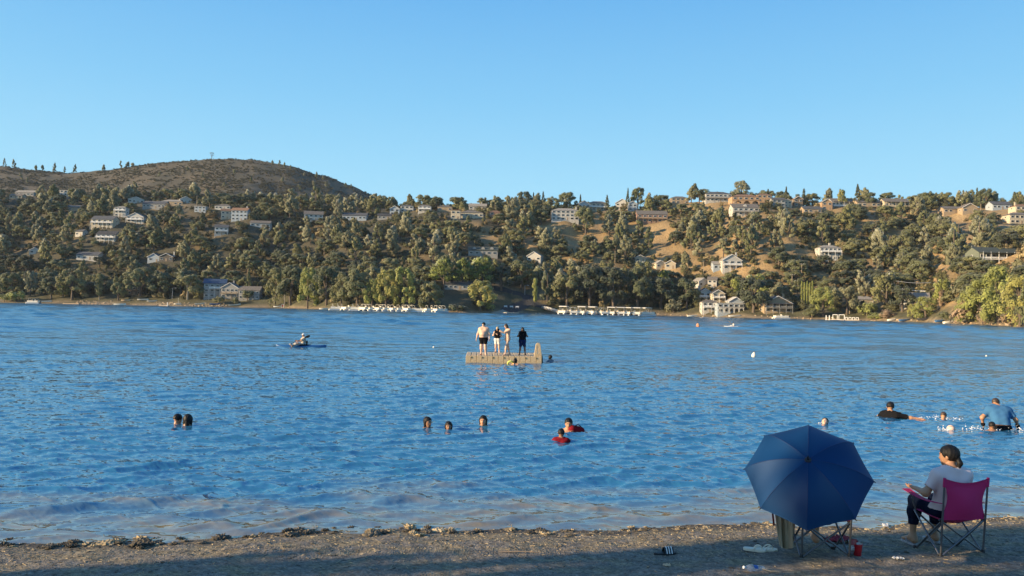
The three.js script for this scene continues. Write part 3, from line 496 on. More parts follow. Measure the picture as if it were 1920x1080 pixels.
// trees one can point to: pixel column, top, foot, half width
function marked(kind, tone, px, yt, yb, hw, label, o = {}) {
  let pos = null; const y00 = yb; for (; !pos && yb < y00 + 30; yb += 2) pos = o.back ? onHeight(px, yb, backLand, 900, 1700, 500) : landAt(px, yb); if (!pos) { console.log('no land', label); return; }
  const m = -pos.z / F; pos.y -= 0.15;
  trees.push([pos.x, pos.z, hw * m * 0.7, px, yt, yb, hw]);
  return tree(kind, o.v ?? Math.floor(tr() * KINDS[kind].length), tone, pos, hw * 2 * m, (yb - yt) * m, tr() * 6.28, label, CAT[kind] || 'tree', o.group, o.nm || NM[kind], o.bark || bark);
}
for (const a of [
  ['broad', 'greyish', 57, 507, 556, 14, 'pale feathery tree standing near the left shore'],
  ['oak', 'olive', 22, 512, 556, 24, 'round oak at the left edge of the shore'],
  ['shrub', 'bright', 30, 546, 566, 18, 'bright green shore bush at the left edge'], ['shrub', 'golden', 8, 552, 566, 14, 'yellow-green low bush nearest the left edge'],
  ['oak', 'mossy', 135, 506, 562, 30, 'broad leafy oak on the sandy left shore'], ['oak', 'dark', 96, 520, 560, 22, 'dark oak between the pale feathery tree and the broad leafy oak'],
  ['willow', 'bright', 118, 518, 558, 12, 'yellow-leaved tree at the edge of the broad shore oak'],
  ['poplar', 'mossy', 186, 512, 562, 12, 'slim two-topped tree with pale trunk on the left shore', { bark: paleBark }],
  ['oak', 'olive', 222, 518, 563, 17, 'thin-crowned oak in front of the dark cabin'], ['oak', 'olive', 262, 500, 556, 30, 'tall oak spreading over the dark lakeside cabin'], ['oak', 'dark', 300, 508, 556, 28, 'dark oak right of the dark lakeside cabin'],
  ['oak', 'mossy', 352, 515, 561, 30, 'wide spreading tree with forked pale trunk before the blue roof', { bark: paleBark }],
  ['fir', 'olive', 466, 504, 552, 10, 'small fir behind the long grey lakeside wing'], ['shrub', 'olive', 464, 543, 564, 14, 'small round tree in front of the grey lakeside wing'],
  ['shrub', 'mossy', 410, 556, 570, 12, 'low green bush on the bank below the gable house'], ['shrub', 'olive', 440, 557, 571, 11, 'low bush on the bank below the grey wing'],
  ['willow', 'mossy', 516, 500, 577, 22, 'olive willow left of the tall palm'], ['oak', 'dark', 545, 498, 572, 30, 'dark oak behind the tall palm'],
  ['willow', 'bright', 577, 500, 578, 23, 'yellow-green willow leaning over the water right of the palm'], ['oak', 'dark', 612, 500, 572, 30, 'dark shore oak right of the leaning willow'],
  ['willow', 'mossy', 640, 512, 576, 20, 'olive willow behind the docked boats'], ['oak', 'olive', 670, 505, 573, 32, 'big rounded oak above the docked boats'], ['willow', 'bright', 698, 522, 578, 20, 'low bright willow above the middle of the docked boats'],
  ['willow', 'golden', 724, 503, 578, 26, 'tall golden willow, left of a pair above the boats'], ['willow', 'bright', 756, 499, 578, 28, 'tall bright willow, right of a pair above the boats'],
  ['oak', 'mossy', 804, 527, 580, 27, 'russet-tinged round tree at the end of the boats'], ['shrub', 'olive', 790, 556, 582, 14, 'dark bush below the russet-tinged tree'],
  ['broad', 'leafy', 832, 483, 541, 32, 'yellow-green shade tree above the park lawn, left one'], ['broad', 'leafy', 868, 482, 541, 28, 'yellow-green shade tree above the park lawn, middle one'], ['broad', 'leafy', 905, 480, 541, 34, 'yellow-green shade tree above the park lawn, right one'],
  ['willow', 'golden', 901, 525, 583, 31, 'bright rounded willow alone on the park shore', { v: 1 }], ['shrub', 'olive', 858, 571, 584, 20, 'low dark reeds left of the lone bright willow'],
  ['poplar', 'bright', 1003, 521, 574, 8, 'slim young poplar beside the boat ramp'], ['pine', 'dark', 1026, 505, 570, 15, 'dusky conifer right of the young poplar'],
  ['oak', 'olive', 978, 488, 542, 30, 'large oak above the park road'], ['oak', 'deep', 940, 500, 545, 26, 'dark oak between the park lawn and the road'],
  ['oak', 'mossy', 1062, 514, 572, 30, 'olive round tree behind the boat gangway'], ['oak', 'deep', 1105, 496, 574, 36, 'dark tree behind the left end of the canopied boats'], ['oak', 'deep', 1150, 502, 577, 36, 'dark tree behind the middle of the canopied boats'],
  ['oak', 'dark', 1195, 498, 578, 36, 'dark tree behind the right end of the canopied boats'], ['oak', 'deep', 1240, 520, 579, 32, 'dark tree right of the canopied boats'], ['broad', 'mossy', 1205, 488, 545, 26, 'sunlit olive tree rising above the dark waterside trees'],
  ['broad', 'leafy', 1245, 505, 548, 18, 'green tree with yellow top left of the jumbled white house'], ['oak', 'dark', 1288, 522, 578, 26, 'dark oak left of the low white cottage'], ['shrub', 'greyish', 1262, 559, 587, 17, 'silver-grey bush on the bank right of the canopied boats'],
  ['oak', 'deep', 1412, 520, 586, 34, 'dark tree right of the white arcade', {}], ['broad', 'bright', 1416, 512, 560, 26, 'yellow-topped tree above the white arcade'], ['broad', 'bright', 1378, 522, 558, 15, 'small yellow-green tree behind the cream gabled house'],
  ['oak', 'dusty', 1458, 530, 566, 22, 'dusty grey tree behind the tan cottage'],
  ...[0, 1, 2, 3, 4].map((i) => ['cypress', 'bright', 1503 + i * 5, 527 + (i % 2) * 3, 578, 2.4, `${['leftmost', 'second', 'middle', 'fourth', 'rightmost'][i]} slim cypress in the tight row right of the tan cottage`, { group: 'row of slim cypresses' }]),
  ['willow', 'bright', 1543, 537, 594, 27, 'bright willow at the water right of the cypress row'], ['willow', 'olive', 1523, 572, 596, 16, 'low willow bush left of the white docks'],
  ['oak', 'dusty', 1588, 536, 590, 22, 'brownish bare-twigged tree behind the white docks'], ['broad', 'mossy', 1662, 511, 580, 29, 'tall olive tree right of the grey-roofed bungalow'], ['oak', 'deep', 1692, 535, 585, 24, 'dark tree behind the white tilted-roof house'],
  ['shrub', 'bright', 1626, 566, 594, 20, 'bright green shrub in front of the bungalow'], ['shrub', 'bright', 1640, 586, 600, 18, 'low bright reeds on the shore below the bungalow'], ['shrub', 'russet', 1663, 580, 598, 14, 'rusty brown round shrub on the right shore'],
  ['willow', 'bright', 1735, 556, 599, 26, 'bright spreading willow on the right sand'], ['willow', 'golden', 1712, 570, 598, 14, 'small golden willow beside the bright spreading willow'], ['broad', 'bright', 1768, 521, 572, 20, 'feathery bright tree above the right sand'], ['shrub', 'greyish', 1800, 522, 560, 17, 'silver-leaved tree left of the big right willows'],
  ['poplar', 'russet', 1764, 546, 580, 6, 'small reddish dead-leaved tree right of the spreading willow'], ['shrub', 'olive', 1772, 584, 602, 12, 'olive shore bush beside the wooden chairs'],
  ['willow', 'bright', 1838, 520, 604, 30, 'tall bright willow, leftmost of the big right group'], ['willow', 'bright', 1872, 496, 608, 36, 'tallest bright willow of the right shore'], ['willow', 'golden', 1912, 512, 612, 34, 'bright willow cut by the right edge'], ['willow', 'bright', 1816, 545, 606, 24, 'lower bright willow at the left of the right group'],
  ['oak', 'dark', 1908, 520, 596, 26, 'dark tree inside the right willow group'], ['shrub', 'russet', 1812, 560, 608, 26, 'pinkish twiggy bush at the foot of the right willows'], ['shrub', 'russet', 1842, 575, 610, 20, 'second pinkish twiggy bush nearer the water'], ['shrub', 'mossy', 1856, 580, 612, 18, 'green bush between pinkish brush and right edge'], ['shrub', 'russet', 1895, 585, 613, 20, 'brown brush at the right edge of the shore'],
  ['willow', 'olive', 1946, 500, 616, 36, 'willow beyond the right edge of the shore'],
  // on the skyline
  ['oak', 'greyish', 1390, 340, 373, 17, 'big grey-green tree on the skyline above the orange villa'], ['pine', 'dusty', 1296, 345, 380, 13, 'tall grey pine on the ridge left of the terraced house'], ['oak', 'dark', 1311, 356, 382, 14, 'dark ridge tree right of the tall grey pine'],
  ['cypress', 'deep', 1440, 351, 372, 2.2, 'thin dark cypress on the ridge right of the orange villa'], ['cypress', 'deep', 1507, 350, 380, 3, 'taller thin dark cypress on the right ridge'],
  ['fir', 'deep', 1608, 341, 374, 10, 'tall dark fir on the right ridge'], ['fir', 'dark', 1474, 346, 370, 7, 'small fir on the ridge between the cypresses'], ['broad', 'golden', 1578, 351, 370, 10, 'golden round tree on the ridge above the white balconied house'], ['oak', 'dark', 1632, 357, 374, 14, 'low dark ridge tree right of the tall fir'],
  ['oak', 'dark', 1848, 349, 388, 19, 'big dark tree on the ridge near the right edge'], ['fir', 'dark', 1832, 348, 386, 8, 'fir in front of the big dark ridge tree'], ['fir', 'dusty', 1806, 353, 384, 10, 'dusty fir left of the big dark ridge tree'], ['oak', 'olive', 1740, 360, 392, 18, 'olive ridge tree right of the cream balconied house'], ['pine', 'dusty', 1765, 361, 388, 11, 'dusty pine on the ridge above the tan ranch house'], ['fir', 'dark', 1902, 356, 384, 10, 'dark fir above the blue-grey ridge house'],
  ['fir', 'deep', 1000, 357, 380, 6, 'left of two pointed firs on the middle ridge'], ['fir', 'deep', 1018, 355, 382, 7, 'right of two pointed firs on the middle ridge'], ['oak', 'dark', 982, 356, 388, 17, 'dark round tree on the ridge left of the pointed firs'], ['oak', 'olive', 1062, 357, 392, 20, 'olive round tree on the ridge above the big white terrace house'], ['fir', 'deep', 1088, 361, 385, 6, 'small dark fir left of the orange-roofed gable house'],
  ['oak', 'olive', 1196, 349, 382, 17, 'tall round ridge tree above the narrow blue-white house'], ['fir', 'dark', 1177, 349, 378, 6, 'dark spire beside the tall round ridge tree'], ['fir', 'dark', 1138, 362, 380, 7, 'ragged fir behind the cream hip-roofed ridge house'], ['oak', 'dark', 1240, 366, 394, 22, 'dark spreading tree on the ridge right of the tall round one'],
  ['oak', 'olive', 1098, 386, 444, 24, 'lone spreading oak on the open golden slope'], ['pine', 'greyish', 1170, 395, 432, 11, 'grey pine left of the broad tan brick house'], ['oak', 'olive', 1752, 400, 430, 15, 'round oak on the dry slope below the tan ranch house'], ['oak', 'olive', 1850, 424, 460, 18, 'spreading oak above the long green-grey ranch house'], ['oak', 'mossy', 1830, 430, 458, 12, 'small oak left of the spreading slope oak'], ['shrub', 'mossy', 1826, 400, 414, 9, 'small open tree on the dry right slope'],
]) marked(...a);
// scattered pines along the back hill, counted along the crest and down the slope
const ORD = ['first', 'second', 'third', 'fourth', 'fifth', 'sixth', 'seventh', 'eighth', 'ninth', 'tenth', 'eleventh', 'twelfth', 'thirteenth', 'fourteenth', 'fifteenth', 'sixteenth'], hillSeen = {};
function hillLabel(px, yt) { const k = px < 300 && yt < 313 ? 'on the crest left of the hilltop' : px > 500 && yt < 330 ? 'on the crest right of the hilltop' : px > 580 ? 'low on the right slope of the back hill' : 'on the open face of the back hill'; hillSeen[k] = (hillSeen[k] ?? -1) + 1; return `${ORD[hillSeen[k]]} lone pine ${k}, counted from the left`; }
for (const [px, yt, yb] of [[8,295,309],[27,297,316],[38,322,338],[50,330,345],[68,308,319],[80,308,319],[102,304,320],[121,311,321],[140,307,319],[195,307,317],[226,300,312],[238,302,312],[250,304,311],[300,320,332],[352,310,322],[380,322,334],[420,340,351],[440,316,327],[470,330,341],[511,299,309],[524,299,312],[530,330,342],[534,303,314],[545,309,318],[560,345,356],[571,322,330],[589,338,350],[593,321,334],[606,329,338],[612,338,352],[648,342,352],[658,344,354]])
  marked('pine', tr() < 0.5 ? 'dusty' : 'olive', px, yt + 2, yb, 2.6 + tr() * 1.8, hillLabel(px, yt), { back: true, group: 'lone pines on the bare back hill', nm: 'hill_pine_tree' });

// ---- the woods on the slope, each tree told by its look and the house it stands nearest to
const clearings = [ // open ground seen between the trees: centre and half size in the picture
  [1075, 432, 62, 26], [1105, 456, 50, 14], [1280, 384, 46, 9], [1345, 388, 38, 9], [1215, 428, 42, 14], [1240, 450, 30, 16], [1255, 474, 40, 14], [1340, 468, 34, 14], [1500, 478, 34, 8], [1560, 402, 26, 8], [1640, 425, 26, 16], [1675, 446, 22, 10], [1780, 412, 52, 16], [1840, 404, 60, 12], [1800, 440, 34, 18], [1890, 430, 34, 18], [1880, 455, 40, 8], [1640, 498, 20, 8], [900, 452, 34, 8], [810, 440, 14, 12], [300, 412, 22, 6], [370, 393, 20, 5], [945, 552, 50, 24], [850, 556, 40, 18], [1815, 480, 18, 30], [990, 560, 40, 30] ];
const landPx = (p) => project(p);
const relWord = (dx, dy) => { const ax = Math.abs(dx), ay = Math.abs(dy); const h = dx < 0 ? 'left of' : 'right of'; if (ay < 9) return (ax < 24 ? 'close ' : '') + h; const v = dy < 0 ? 'uphill' : 'downhill'; return ax < 12 ? (dy < 0 ? 'above' : 'below') : `${v} ${h}`; };
const usedLabels = new Map();
function woodLabel(kindWord, tone, w, px, py) {
  const near = houses.map((h) => [Math.hypot(px - h.px, (py - h.py) * 1.6), h]).sort((a, b) => a[0] - b[0]);
  const sizes = w > 14.5 ? ['broad', 'large', 'wide-crowned'] : w > 11 ? ['mid-sized', 'medium', 'rounded'] : ['small', 'slender', 'narrow'];
  const toneWord = { dark: 'dark', olive: 'olive', mossy: 'mossy green', dusty: 'dusty green', greyish: 'grey-green', deep: 'blackish', leafy: 'leafy green', bright: 'bright green' }[tone];
  for (const s of sizes) for (const [, h] of near.slice(0, 4)) {
    const l = `${s} ${toneWord} ${kindWord} ${relWord(px - h.px, py - h.py)} the ${h.ref}`;
    if (!usedLabels.has(l) && l.split(' ').length <= 16) { usedLabels.set(l, 1); return l; }
  }
  const h = near[0][1]; return `${sizes[0]} ${toneWord} ${kindWord} in the wood around the ${h.ref}`;
}
{
  const r = rng(99); const count = { oak: 0, pine: 0 }; const cap = { oak: 300, pine: 250 };
  const grid = new Map(), key = (x, z) => Math.floor(x / 20) + ',' + Math.floor(z / 20);
  const add = (x, z, rad) => { const k = key(x, z); (grid.get(k) || grid.set(k, []).get(k)).push([x, z, rad]); };
  for (const t of trees) add(t[0], t[1], t[2]);
  const free = (x, z, rad) => { const gx = Math.floor(x / 20), gz = Math.floor(z / 20); for (let i = -1; i <= 1; i++) for (let j = -1; j <= 1; j++) for (const q of grid.get((gx + i) + ',' + (gz + j)) || []) if (Math.hypot(q[0] - x, q[1] - z) < (q[2] + rad) * 0.74) return false; return true; };
  for (let n = 0; n < 16000 && (count.oak < cap.oak || count.pine < cap.pine); n++) {
    const u = (r() * 2 - 1) * 0.72, q = r(), zs = shoreD(u), d = zs + 22 + q * (ridgeD(u) + 25 - zs - 22), x = u * d, z = -d, y = farLand(x, z), base = V(x, y, z), [px, py] = project(base), t = (d - zs) / (ridgeD(u) - zs);
    if (px > 1955 || px < -35) continue;
    if (clearings.some(([cx, cy, a, b]) => Math.hypot((px - cx) / a, (py - cy) / b) < 1 - 0.15 * r())) continue;
    const mixN = n2(x * 0.008 + 20, z * 0.012) * 0.35, pineP = (t < 0.3 ? 0.12 : t < 0.85 ? 0.58 : 0.42) + mixN + (px > 480 && px < 780 && t > 0.35 ? 0.2 : 0);
    const kind = r() < pineP ? 'pine' : 'oak'; if (count[kind] >= cap[kind]) continue;
    const w = kind === 'oak' ? 11 + 8 * r() : 8.5 + 5.5 * r(), h = kind === 'oak' ? w * (0.62 + 0.2 * r()) : w * (1.1 + 0.45 * r());
    if (!free(x, z, w / 2)) continue;
    const s = F / d, hw = w / 2 * s, top = py - h * s;
    let hide = false;
    for (const b of houses) if (d < b.D + 4 && px + hw * 0.8 > b.x0 && px - hw * 0.8 < b.x1 && top < b.yb - 3 && py > b.yt) { const ov = (b.yb - Math.max(top, b.yt)) / (b.yb - b.yt); if (ov > 0.6 || r() < 0.15) { hide = true; break; } }
      else if (Math.hypot(x - b.t.position.x, z - b.t.position.z) < w / 2 + 5) { hide = true; break; }
    if (hide) continue;
    if (t > 0.93 && (top < 352 || r() < 0.35)) continue;
    const tones = kind === 'oak' ? (t < 0.35 ? ['dark', 'olive', 'olive', 'mossy', 'deep'] : ['dark', 'olive', 'mossy', 'mossy']) : ['dusty', 'dusty', 'greyish', 'mossy', 'olive'];
    const tone = tones[Math.floor(r() * tones.length)], lab = woodLabel(kind, tone, w, px, py - h * s * 0.5);
    tree(kind, Math.floor(r() * KINDS[kind].length), tone, base.setY(y - 0.3), w, h, r() * 6.28, lab, 'tree', kind === 'oak' ? 'oaks on the hillside' : 'pines on the hillside', NM[kind]);
    add(x, z, w / 2); count[kind]++;
  }
  console.log('woods', JSON.stringify(count));
  // brush and saplings between the trees, too many to count
  const bg = KINDS.shrub[0].crown, list = [], m4 = new THREE.Matrix4(), q4 = new THREE.Quaternion(), cols = [];
  for (let n = 0; n < 16000 && list.length < 5200; n++) {
    const u = (r() * 2 - 1) * 0.74, zs = shoreD(u), d = zs + 14 + r() * (ridgeD(u) + 20 - zs - 14), x = u * d, z = -d, base = V(x, farLand(x, z), z), [px, py] = project(base);
    const open = clearings.some(([cx, cy, a, b]) => Math.hypot((px - cx) / a, (py - cy) / b) < 1.05); if (open && r() < 0.965) continue;
    if (houses.some((b) => d < b.D + 3 && px > b.x0 - 3 && px < b.x1 + 3 && py > b.yt + 2 && py < b.yb + 7)) continue;
    const w = 3 + 6.5 * r() * r(), h = w * (0.6 + 0.4 * r());
    list.push(m4.clone().compose(base, q4.setFromAxisAngle(V(0, 1, 0), r() * 6.28), V(w, h, w))); const g = 0.6 + 0.8 * r(), dry = r() < 0.2; cols.push(dry ? rgb(0.23 * g, 0.18 * g, 0.09 * g) : rgb(0.10 * g, 0.098 * g, 0.044 * g));
  }
  const im = new THREE.InstancedMesh(bg, new THREE.MeshStandardMaterial({ color: 0xffffff, roughness: 0.95, vertexColors: true, side: THREE.DoubleSide }), list.length); list.forEach((m, i) => { im.setMatrixAt(i, m); im.setColorAt(i, cols[i]); });
  stuff(im, 'hillside_brush', 'low brush filling the gaps between the hillside trees', 'brush');
  // chaparral on the bare hill
  const l2 = [], c2 = [];
  for (let n = 0; n < 30000; n++) {
    const u = lerp(-0.95, -0.06, r()), d = lerp(790, 1260, r()), x = u * d, z = -d; if (fbm(x * 0.012, z * 0.008, 3) + 0.42 * n2(x * 0.05, z * 0.03) < -0.30 + 0.3 * r()) continue;
    const w = 2.0 + 2.6 * r() * r(); l2.push(m4.clone().compose(V(x, backLand(x, z) - 0.1, z), q4.setFromAxisAngle(V(0, 1, 0), r() * 6.28), V(w, w * 0.55, w))); const g = 0.6 + 0.8 * r(); c2.push(rgb(0.105 * g, 0.095 * g, 0.052 * g));
  }
  const i2 = new THREE.InstancedMesh(KINDS.shrub[1].crown, im.material, l2.length); l2.forEach((m, i) => { i2.setMatrixAt(i, m); i2.setColorAt(i, c2[i]); });
  stuff(i2, 'hill_chaparral', 'dark chaparral covering the bare back hill', 'brush');
}

// tall trees behind the beach, to the left of the camera, between the low sun and the sand
for (const [x, z, w, h, kind, tone, label] of [
  [-27, 1.4, 6.6, 12.5, 'pine', 'dusty', 'open pine at the left end of the beach by the water'], [-38, 15, 9, 11, 'oak', 'olive', 'oak behind the left end of the beach'], [-24, 18, 10, 13, 'broad', 'leafy', 'leafy shade tree behind the beach'],
]) tree(kind, 1, tone, V(x, beachY(x, z) - 0.1, z), w, h, x, label, 'tree', 'trees behind the beach', NM[kind]);
// ---------------------------------------------------------------- people: smooth bodies from joints
function surfaceNet(lo, hi, cell, f, colorFn) {
  const n = [0, 1, 2].map((k) => Math.ceil((hi[k] - lo[k]) / cell) + 1), [nx, ny, nz] = n, val = new Float32Array(nx * ny * nz), at = (i, j, k) => (k * ny + j) * nx + i;
  for (let k = 0; k < nz; k++) for (let j = 0; j < ny; j++) for (let i = 0; i < nx; i++) val[at(i, j, k)] = f(lo[0] + i * cell, lo[1] + j * cell, lo[2] + k * cell);
  const id = new Int32Array(nx * ny * nz).fill(-1), pos = [], idx = [];
  const C = [[0, 0, 0], [1, 0, 0], [0, 1, 0], [1, 1, 0], [0, 0, 1], [1, 0, 1], [0, 1, 1], [1, 1, 1]], E = [[0, 1], [2, 3], [4, 5], [6, 7], [0, 2], [1, 3], [4, 6], [5, 7], [0, 4], [1, 5], [2, 6], [3, 7]];
  for (let k = 0; k < nz - 1; k++) for (let j = 0; j < ny - 1; j++) for (let i = 0; i < nx - 1; i++) {
    let m = 0; const v = C.map((c, q) => { const w = val[at(i + c[0], j + c[1], k + c[2])]; if (w < 0) m |= 1 << q; return w; });
    if (m === 0 || m === 255) continue;
    let x = 0, y = 0, z = 0, cnt = 0;
    for (const [a, b] of E) if ((v[a] < 0) !== (v[b] < 0)) { const t = v[a] / (v[a] - v[b]); x += C[a][0] + (C[b][0] - C[a][0]) * t; y += C[a][1] + (C[b][1] - C[a][1]) * t; z += C[a][2] + (C[b][2] - C[a][2]) * t; cnt++; }
    id[at(i, j, k)] = pos.length / 3; pos.push(lo[0] + (i + x / cnt) * cell, lo[1] + (j + y / cnt) * cell, lo[2] + (k + z / cnt) * cell);
  }
  const quad = (a, b, c, d, flip) => { if (a < 0 || b < 0 || c < 0 || d < 0) return; if (flip) idx.push(a, c, b, a, d, c); else idx.push(a, b, c, a, c, d); };
  for (let k = 1; k < nz - 1; k++) for (let j = 1; j < ny - 1; j++) for (let i = 1; i < nx - 1; i++) {
    const s = val[at(i, j, k)] < 0;
    if (s !== val[at(i + 1, j, k)] < 0) quad(id[at(i, j, k)], id[at(i, j - 1, k)], id[at(i, j - 1, k - 1)], id[at(i, j, k - 1)], s);
    if (s !== val[at(i, j + 1, k)] < 0) quad(id[at(i, j, k)], id[at(i, j, k - 1)], id[at(i - 1, j, k - 1)], id[at(i - 1, j, k)], s);
    if (s !== val[at(i, j, k + 1)] < 0) quad(id[at(i, j, k)], id[at(i - 1, j, k)], id[at(i - 1, j - 1, k)], id[at(i, j - 1, k)], s);
  }
  const g = new THREE.BufferGeometry(); g.setAttribute('position', new THREE.Float32BufferAttribute(pos, 3)); g.setIndex(idx);
  const nor = new Float32Array(pos.length), col = new Float32Array(pos.length), e = cell * 0.6; let agree = 0;
  for (let q = 0; q < pos.length; q += 3) { const x = pos[q], y = pos[q + 1], z = pos[q + 2]; const a = f(x + e, y, z) - f(x - e, y, z), b = f(x, y + e, z) - f(x, y - e, z), c = f(x, y, z + e) - f(x, y, z - e), L = Math.hypot(a, b, c) || 1; nor[q] = a / L; nor[q + 1] = b / L; nor[q + 2] = c / L; if (colorFn) { const cc = colorFn(x, y, z); col[q] = cc[0]; col[q + 1] = cc[1]; col[q + 2] = cc[2]; } }
  g.setAttribute('normal', new THREE.BufferAttribute(nor, 3)); if (colorFn) g.setAttribute('color', new THREE.BufferAttribute(col, 3));
  for (let t = 0; t < Math.min(idx.length, 900); t += 3) { const [a, b, c] = [idx[t] * 3, idx[t + 1] * 3, idx[t + 2] * 3], u = V(pos[b] - pos[a], pos[b + 1] - pos[a + 1], pos[b + 2] - pos[a + 2]), w = V(pos[c] - pos[a], pos[c + 1] - pos[a + 1], pos[c + 2] - pos[a + 2]); agree += u.cross(w).dot(V(nor[a], nor[a + 1], nor[a + 2])) > 0 ? 1 : -1; }
  if (agree < 0) { for (let t = 0; t < idx.length; t += 3) { const s = idx[t]; idx[t] = idx[t + 1]; idx[t + 1] = s; } g.setIndex(idx); }
  return g;
}
const smin = (a, b, k) => { const h = Math.max(k - Math.abs(a - b), 0) / k; return Math.min(a, b) - h * h * k * 0.25; };
function cap(px, py, pz, b) { // tapered capsule: [ax ay az bx by bz ra rb]
  const dx = b[3] - b[0], dy = b[4] - b[1], dz = b[5] - b[2], qx = px - b[0], qy = py - b[1], qz = pz - b[2], t = clamp((qx * dx + qy * dy + qz * dz) / (dx * dx + dy * dy + dz * dz + 1e-9));
  return Math.hypot(qx - dx * t, qy - dy * t, qz - dz * t) - (b[6] + (b[7] - b[6]) * t);
}
const bone = (a, b, ra, rb = ra) => [a.x, a.y, a.z, b.x, b.y, b.z, ra, rb];
const field = (bones, k) => (x, y, z) => { let d = 1e9; for (const b of bones) d = smin(d, cap(x, y, z, b), k); return d; };
const ell = (x, y, z, cx, cy, cz, rx, ry, rz) => { const a = (x - cx) / rx, b = (y - cy) / ry, c = (z - cz) / rz, l = Math.hypot(a, b, c); return (l - 1) * Math.min(rx, ry, rz); };
// a head one unit tall (chin to crown), looking along +z
function headField(x, y, z) {
  let d = ell(x, y, z, 0, 0.12, -0.04, 0.345, 0.385, 0.42);
  d = smin(d, ell(x, y, z, 0, -0.13, 0.10, 0.265, 0.36, 0.29), 0.16);
  d = smin(d, ell(x, y, z, 0, -0.36, 0.20, 0.15, 0.13, 0.15), 0.12);
  d = smin(d, cap(x, y, z, [0, 0.03, 0.36, 0, -0.13, 0.425, 0.028, 0.052]), 0.05);
  d = smin(d, cap(x, y, z, [-0.15, 0.10, 0.33, 0.15, 0.10, 0.33, 0.05, 0.05]), 0.06);
  d = Math.max(d, -(Math.hypot(Math.abs(x) - 0.135, (y - 0.02) * 1.3, z - 0.43) - 0.085));
  d = smin(d, Math.hypot(Math.abs(x) - 0.13, y - 0.02, z - 0.31) - 0.06, 0.02);
  d = smin(d, cap(x, y, z, [-0.075, -0.255, 0.355, 0.075, -0.255, 0.355, 0.032, 0.032]), 0.03);
  d = smin(d, ell(Math.abs(x), y, z, 0.335, -0.02, -0.03, 0.045, 0.12, 0.08), 0.03);
  return smin(d, cap(x, y, z, [0, -0.30, -0.10, 0, -0.72, -0.16, 0.20, 0.22]), 0.08);
}
function headGeo(skin, o = {}) {
  return surfaceNet([-0.48, -0.72, -0.58], [0.48, 0.6, 0.56], 0.034, headField, (x, y, z) => {
    const ax = Math.abs(x) - 0.135; let c = skin;
    if (z > 0.2) {
      if (Math.hypot(ax / 0.075, (y - 0.02) / 0.035) < 1) c = Math.abs(ax) < 0.035 ? [0.02, 0.015, 0.012] : [0.55, 0.5, 0.46];
      else if (Math.hypot(ax / 0.10, (y - 0.115 + ax * 0.1) / 0.028) < 1) c = [0.03, 0.022, 0.018];
      else if (Math.hypot(x / 0.11, (y + 0.255) / 0.04) < 1) c = [skin[0] * 0.75, skin[1] * 0.42, skin[2] * 0.42];
    }
    return c;
  });
}
const headCache = {};
function hairField(style) {
  return (x, y, z) => {
    let d = ell(x, y, z, 0, 0.14, -0.06, 0.392, 0.428, 0.465) + 0.012 * Math.sin(x * 38 + y * 9) * Math.cos(z * 21);
    if (style === 'short' || style === 'bob') d = Math.max(d, -(y + 0.16 - Math.max(0, z) * 0.7 + Math.min(0, z) * 0.35));
    if (style === 'cap') d = Math.max(d, 0.12 - y);
    const face = Math.max(-(z - 0.16), y - 0.27 + Math.abs(x) * 0.5, Math.abs(x) - 0.30); d = Math.max(d, -face);
    if (style === 'cap') d = Math.min(d, Math.max(ell(x, y, z, 0, 0.16, 0.38, 0.30, 0.05, 0.28), -z + 0.1));
    if (style === 'wet' || style === 'long') { const len = style === 'long' ? -1.25 : -0.72; for (const s of [-1, 1]) d = smin(d, cap(x, y, z, [s * 0.31, 0.10, -0.02, s * 0.29, len, -0.10, 0.14, 0.09]), 0.08); d = smin(d, cap(x, y, z, [0, 0.05, -0.28, 0, len, -0.30, 0.26, 0.17]), 0.1); }
    if (style === 'bob') d = smin(d, Math.max(cap(x, y, z, [0, 0.05, -0.18, 0, -0.28, -0.24, 0.36, 0.28]), z - 0.02), 0.08);
    if (style === 'tail') { d = Math.max(d, -(y + 0.30 - Math.max(0, z) * 0.9 + Math.min(0, z) * 0.3)); d = smin(d, cap(x, y, z, [0.02, -0.10, -0.42, 0.04, -0.30, -0.50, 0.13, 0.14]), 0.06); d = smin(d, cap(x, y, z, [0.04, -0.30, -0.50, 0.10, -0.62, -0.42, 0.14, 0.07]), 0.05); }
    return d;
  };
}
const hairCache = {};
function hairGeo(style) { return hairCache[style] ??= surfaceNet([-0.55, style === 'long' ? -1.45 : -0.95, -0.85], [0.55, 0.65, 0.75], 0.036, hairField(style)); }
// a relaxed right hand, wrist at the origin, fingers down -y, palm to -x... thumb to +z; one unit = hand length
const handBones = [[0, 0.02, 0, 0, -0.2, 0, 0.13, 0.15]];
{ const f = [[0.15, -0.46, 0.40], [0.05, -0.49, 0.46], [-0.055, -0.47, 0.42], [-0.15, -0.43, 0.33]];
  for (const [z, y, L] of f) { handBones.push([0, -0.1, z * 0.5, 0, y, z, 0.085, 0.075]); handBones.push([0, y, z, -0.06, y - L * 0.45, z * 1.12, 0.062, 0.055]); handBones.push([-0.06, y - L * 0.45, z * 1.12, -0.19, y - L * 0.85, z * 1.1, 0.055, 0.042]); }
  handBones.push([0, -0.12, 0.08, -0.08, -0.30, 0.26, 0.085, 0.07]); handBones.push([-0.08, -0.30, 0.26, -0.14, -0.52, 0.29, 0.065, 0.05]); }
let handG = null;
function handGeo() { return handG ??= surfaceNet([-0.35, -1.0, -0.34], [0.24, 0.2, 0.5], 0.036, field(handBones, 0.035)); }
const SKIN = { fair: [0.56, 0.36, 0.25], tan: [0.43, 0.225, 0.125], brown: [0.26, 0.13, 0.07], deep: [0.17, 0.095, 0.06] };
const skinMat = new THREE.MeshPhysicalMaterial({ vertexColors: true, roughness: 0.5 });
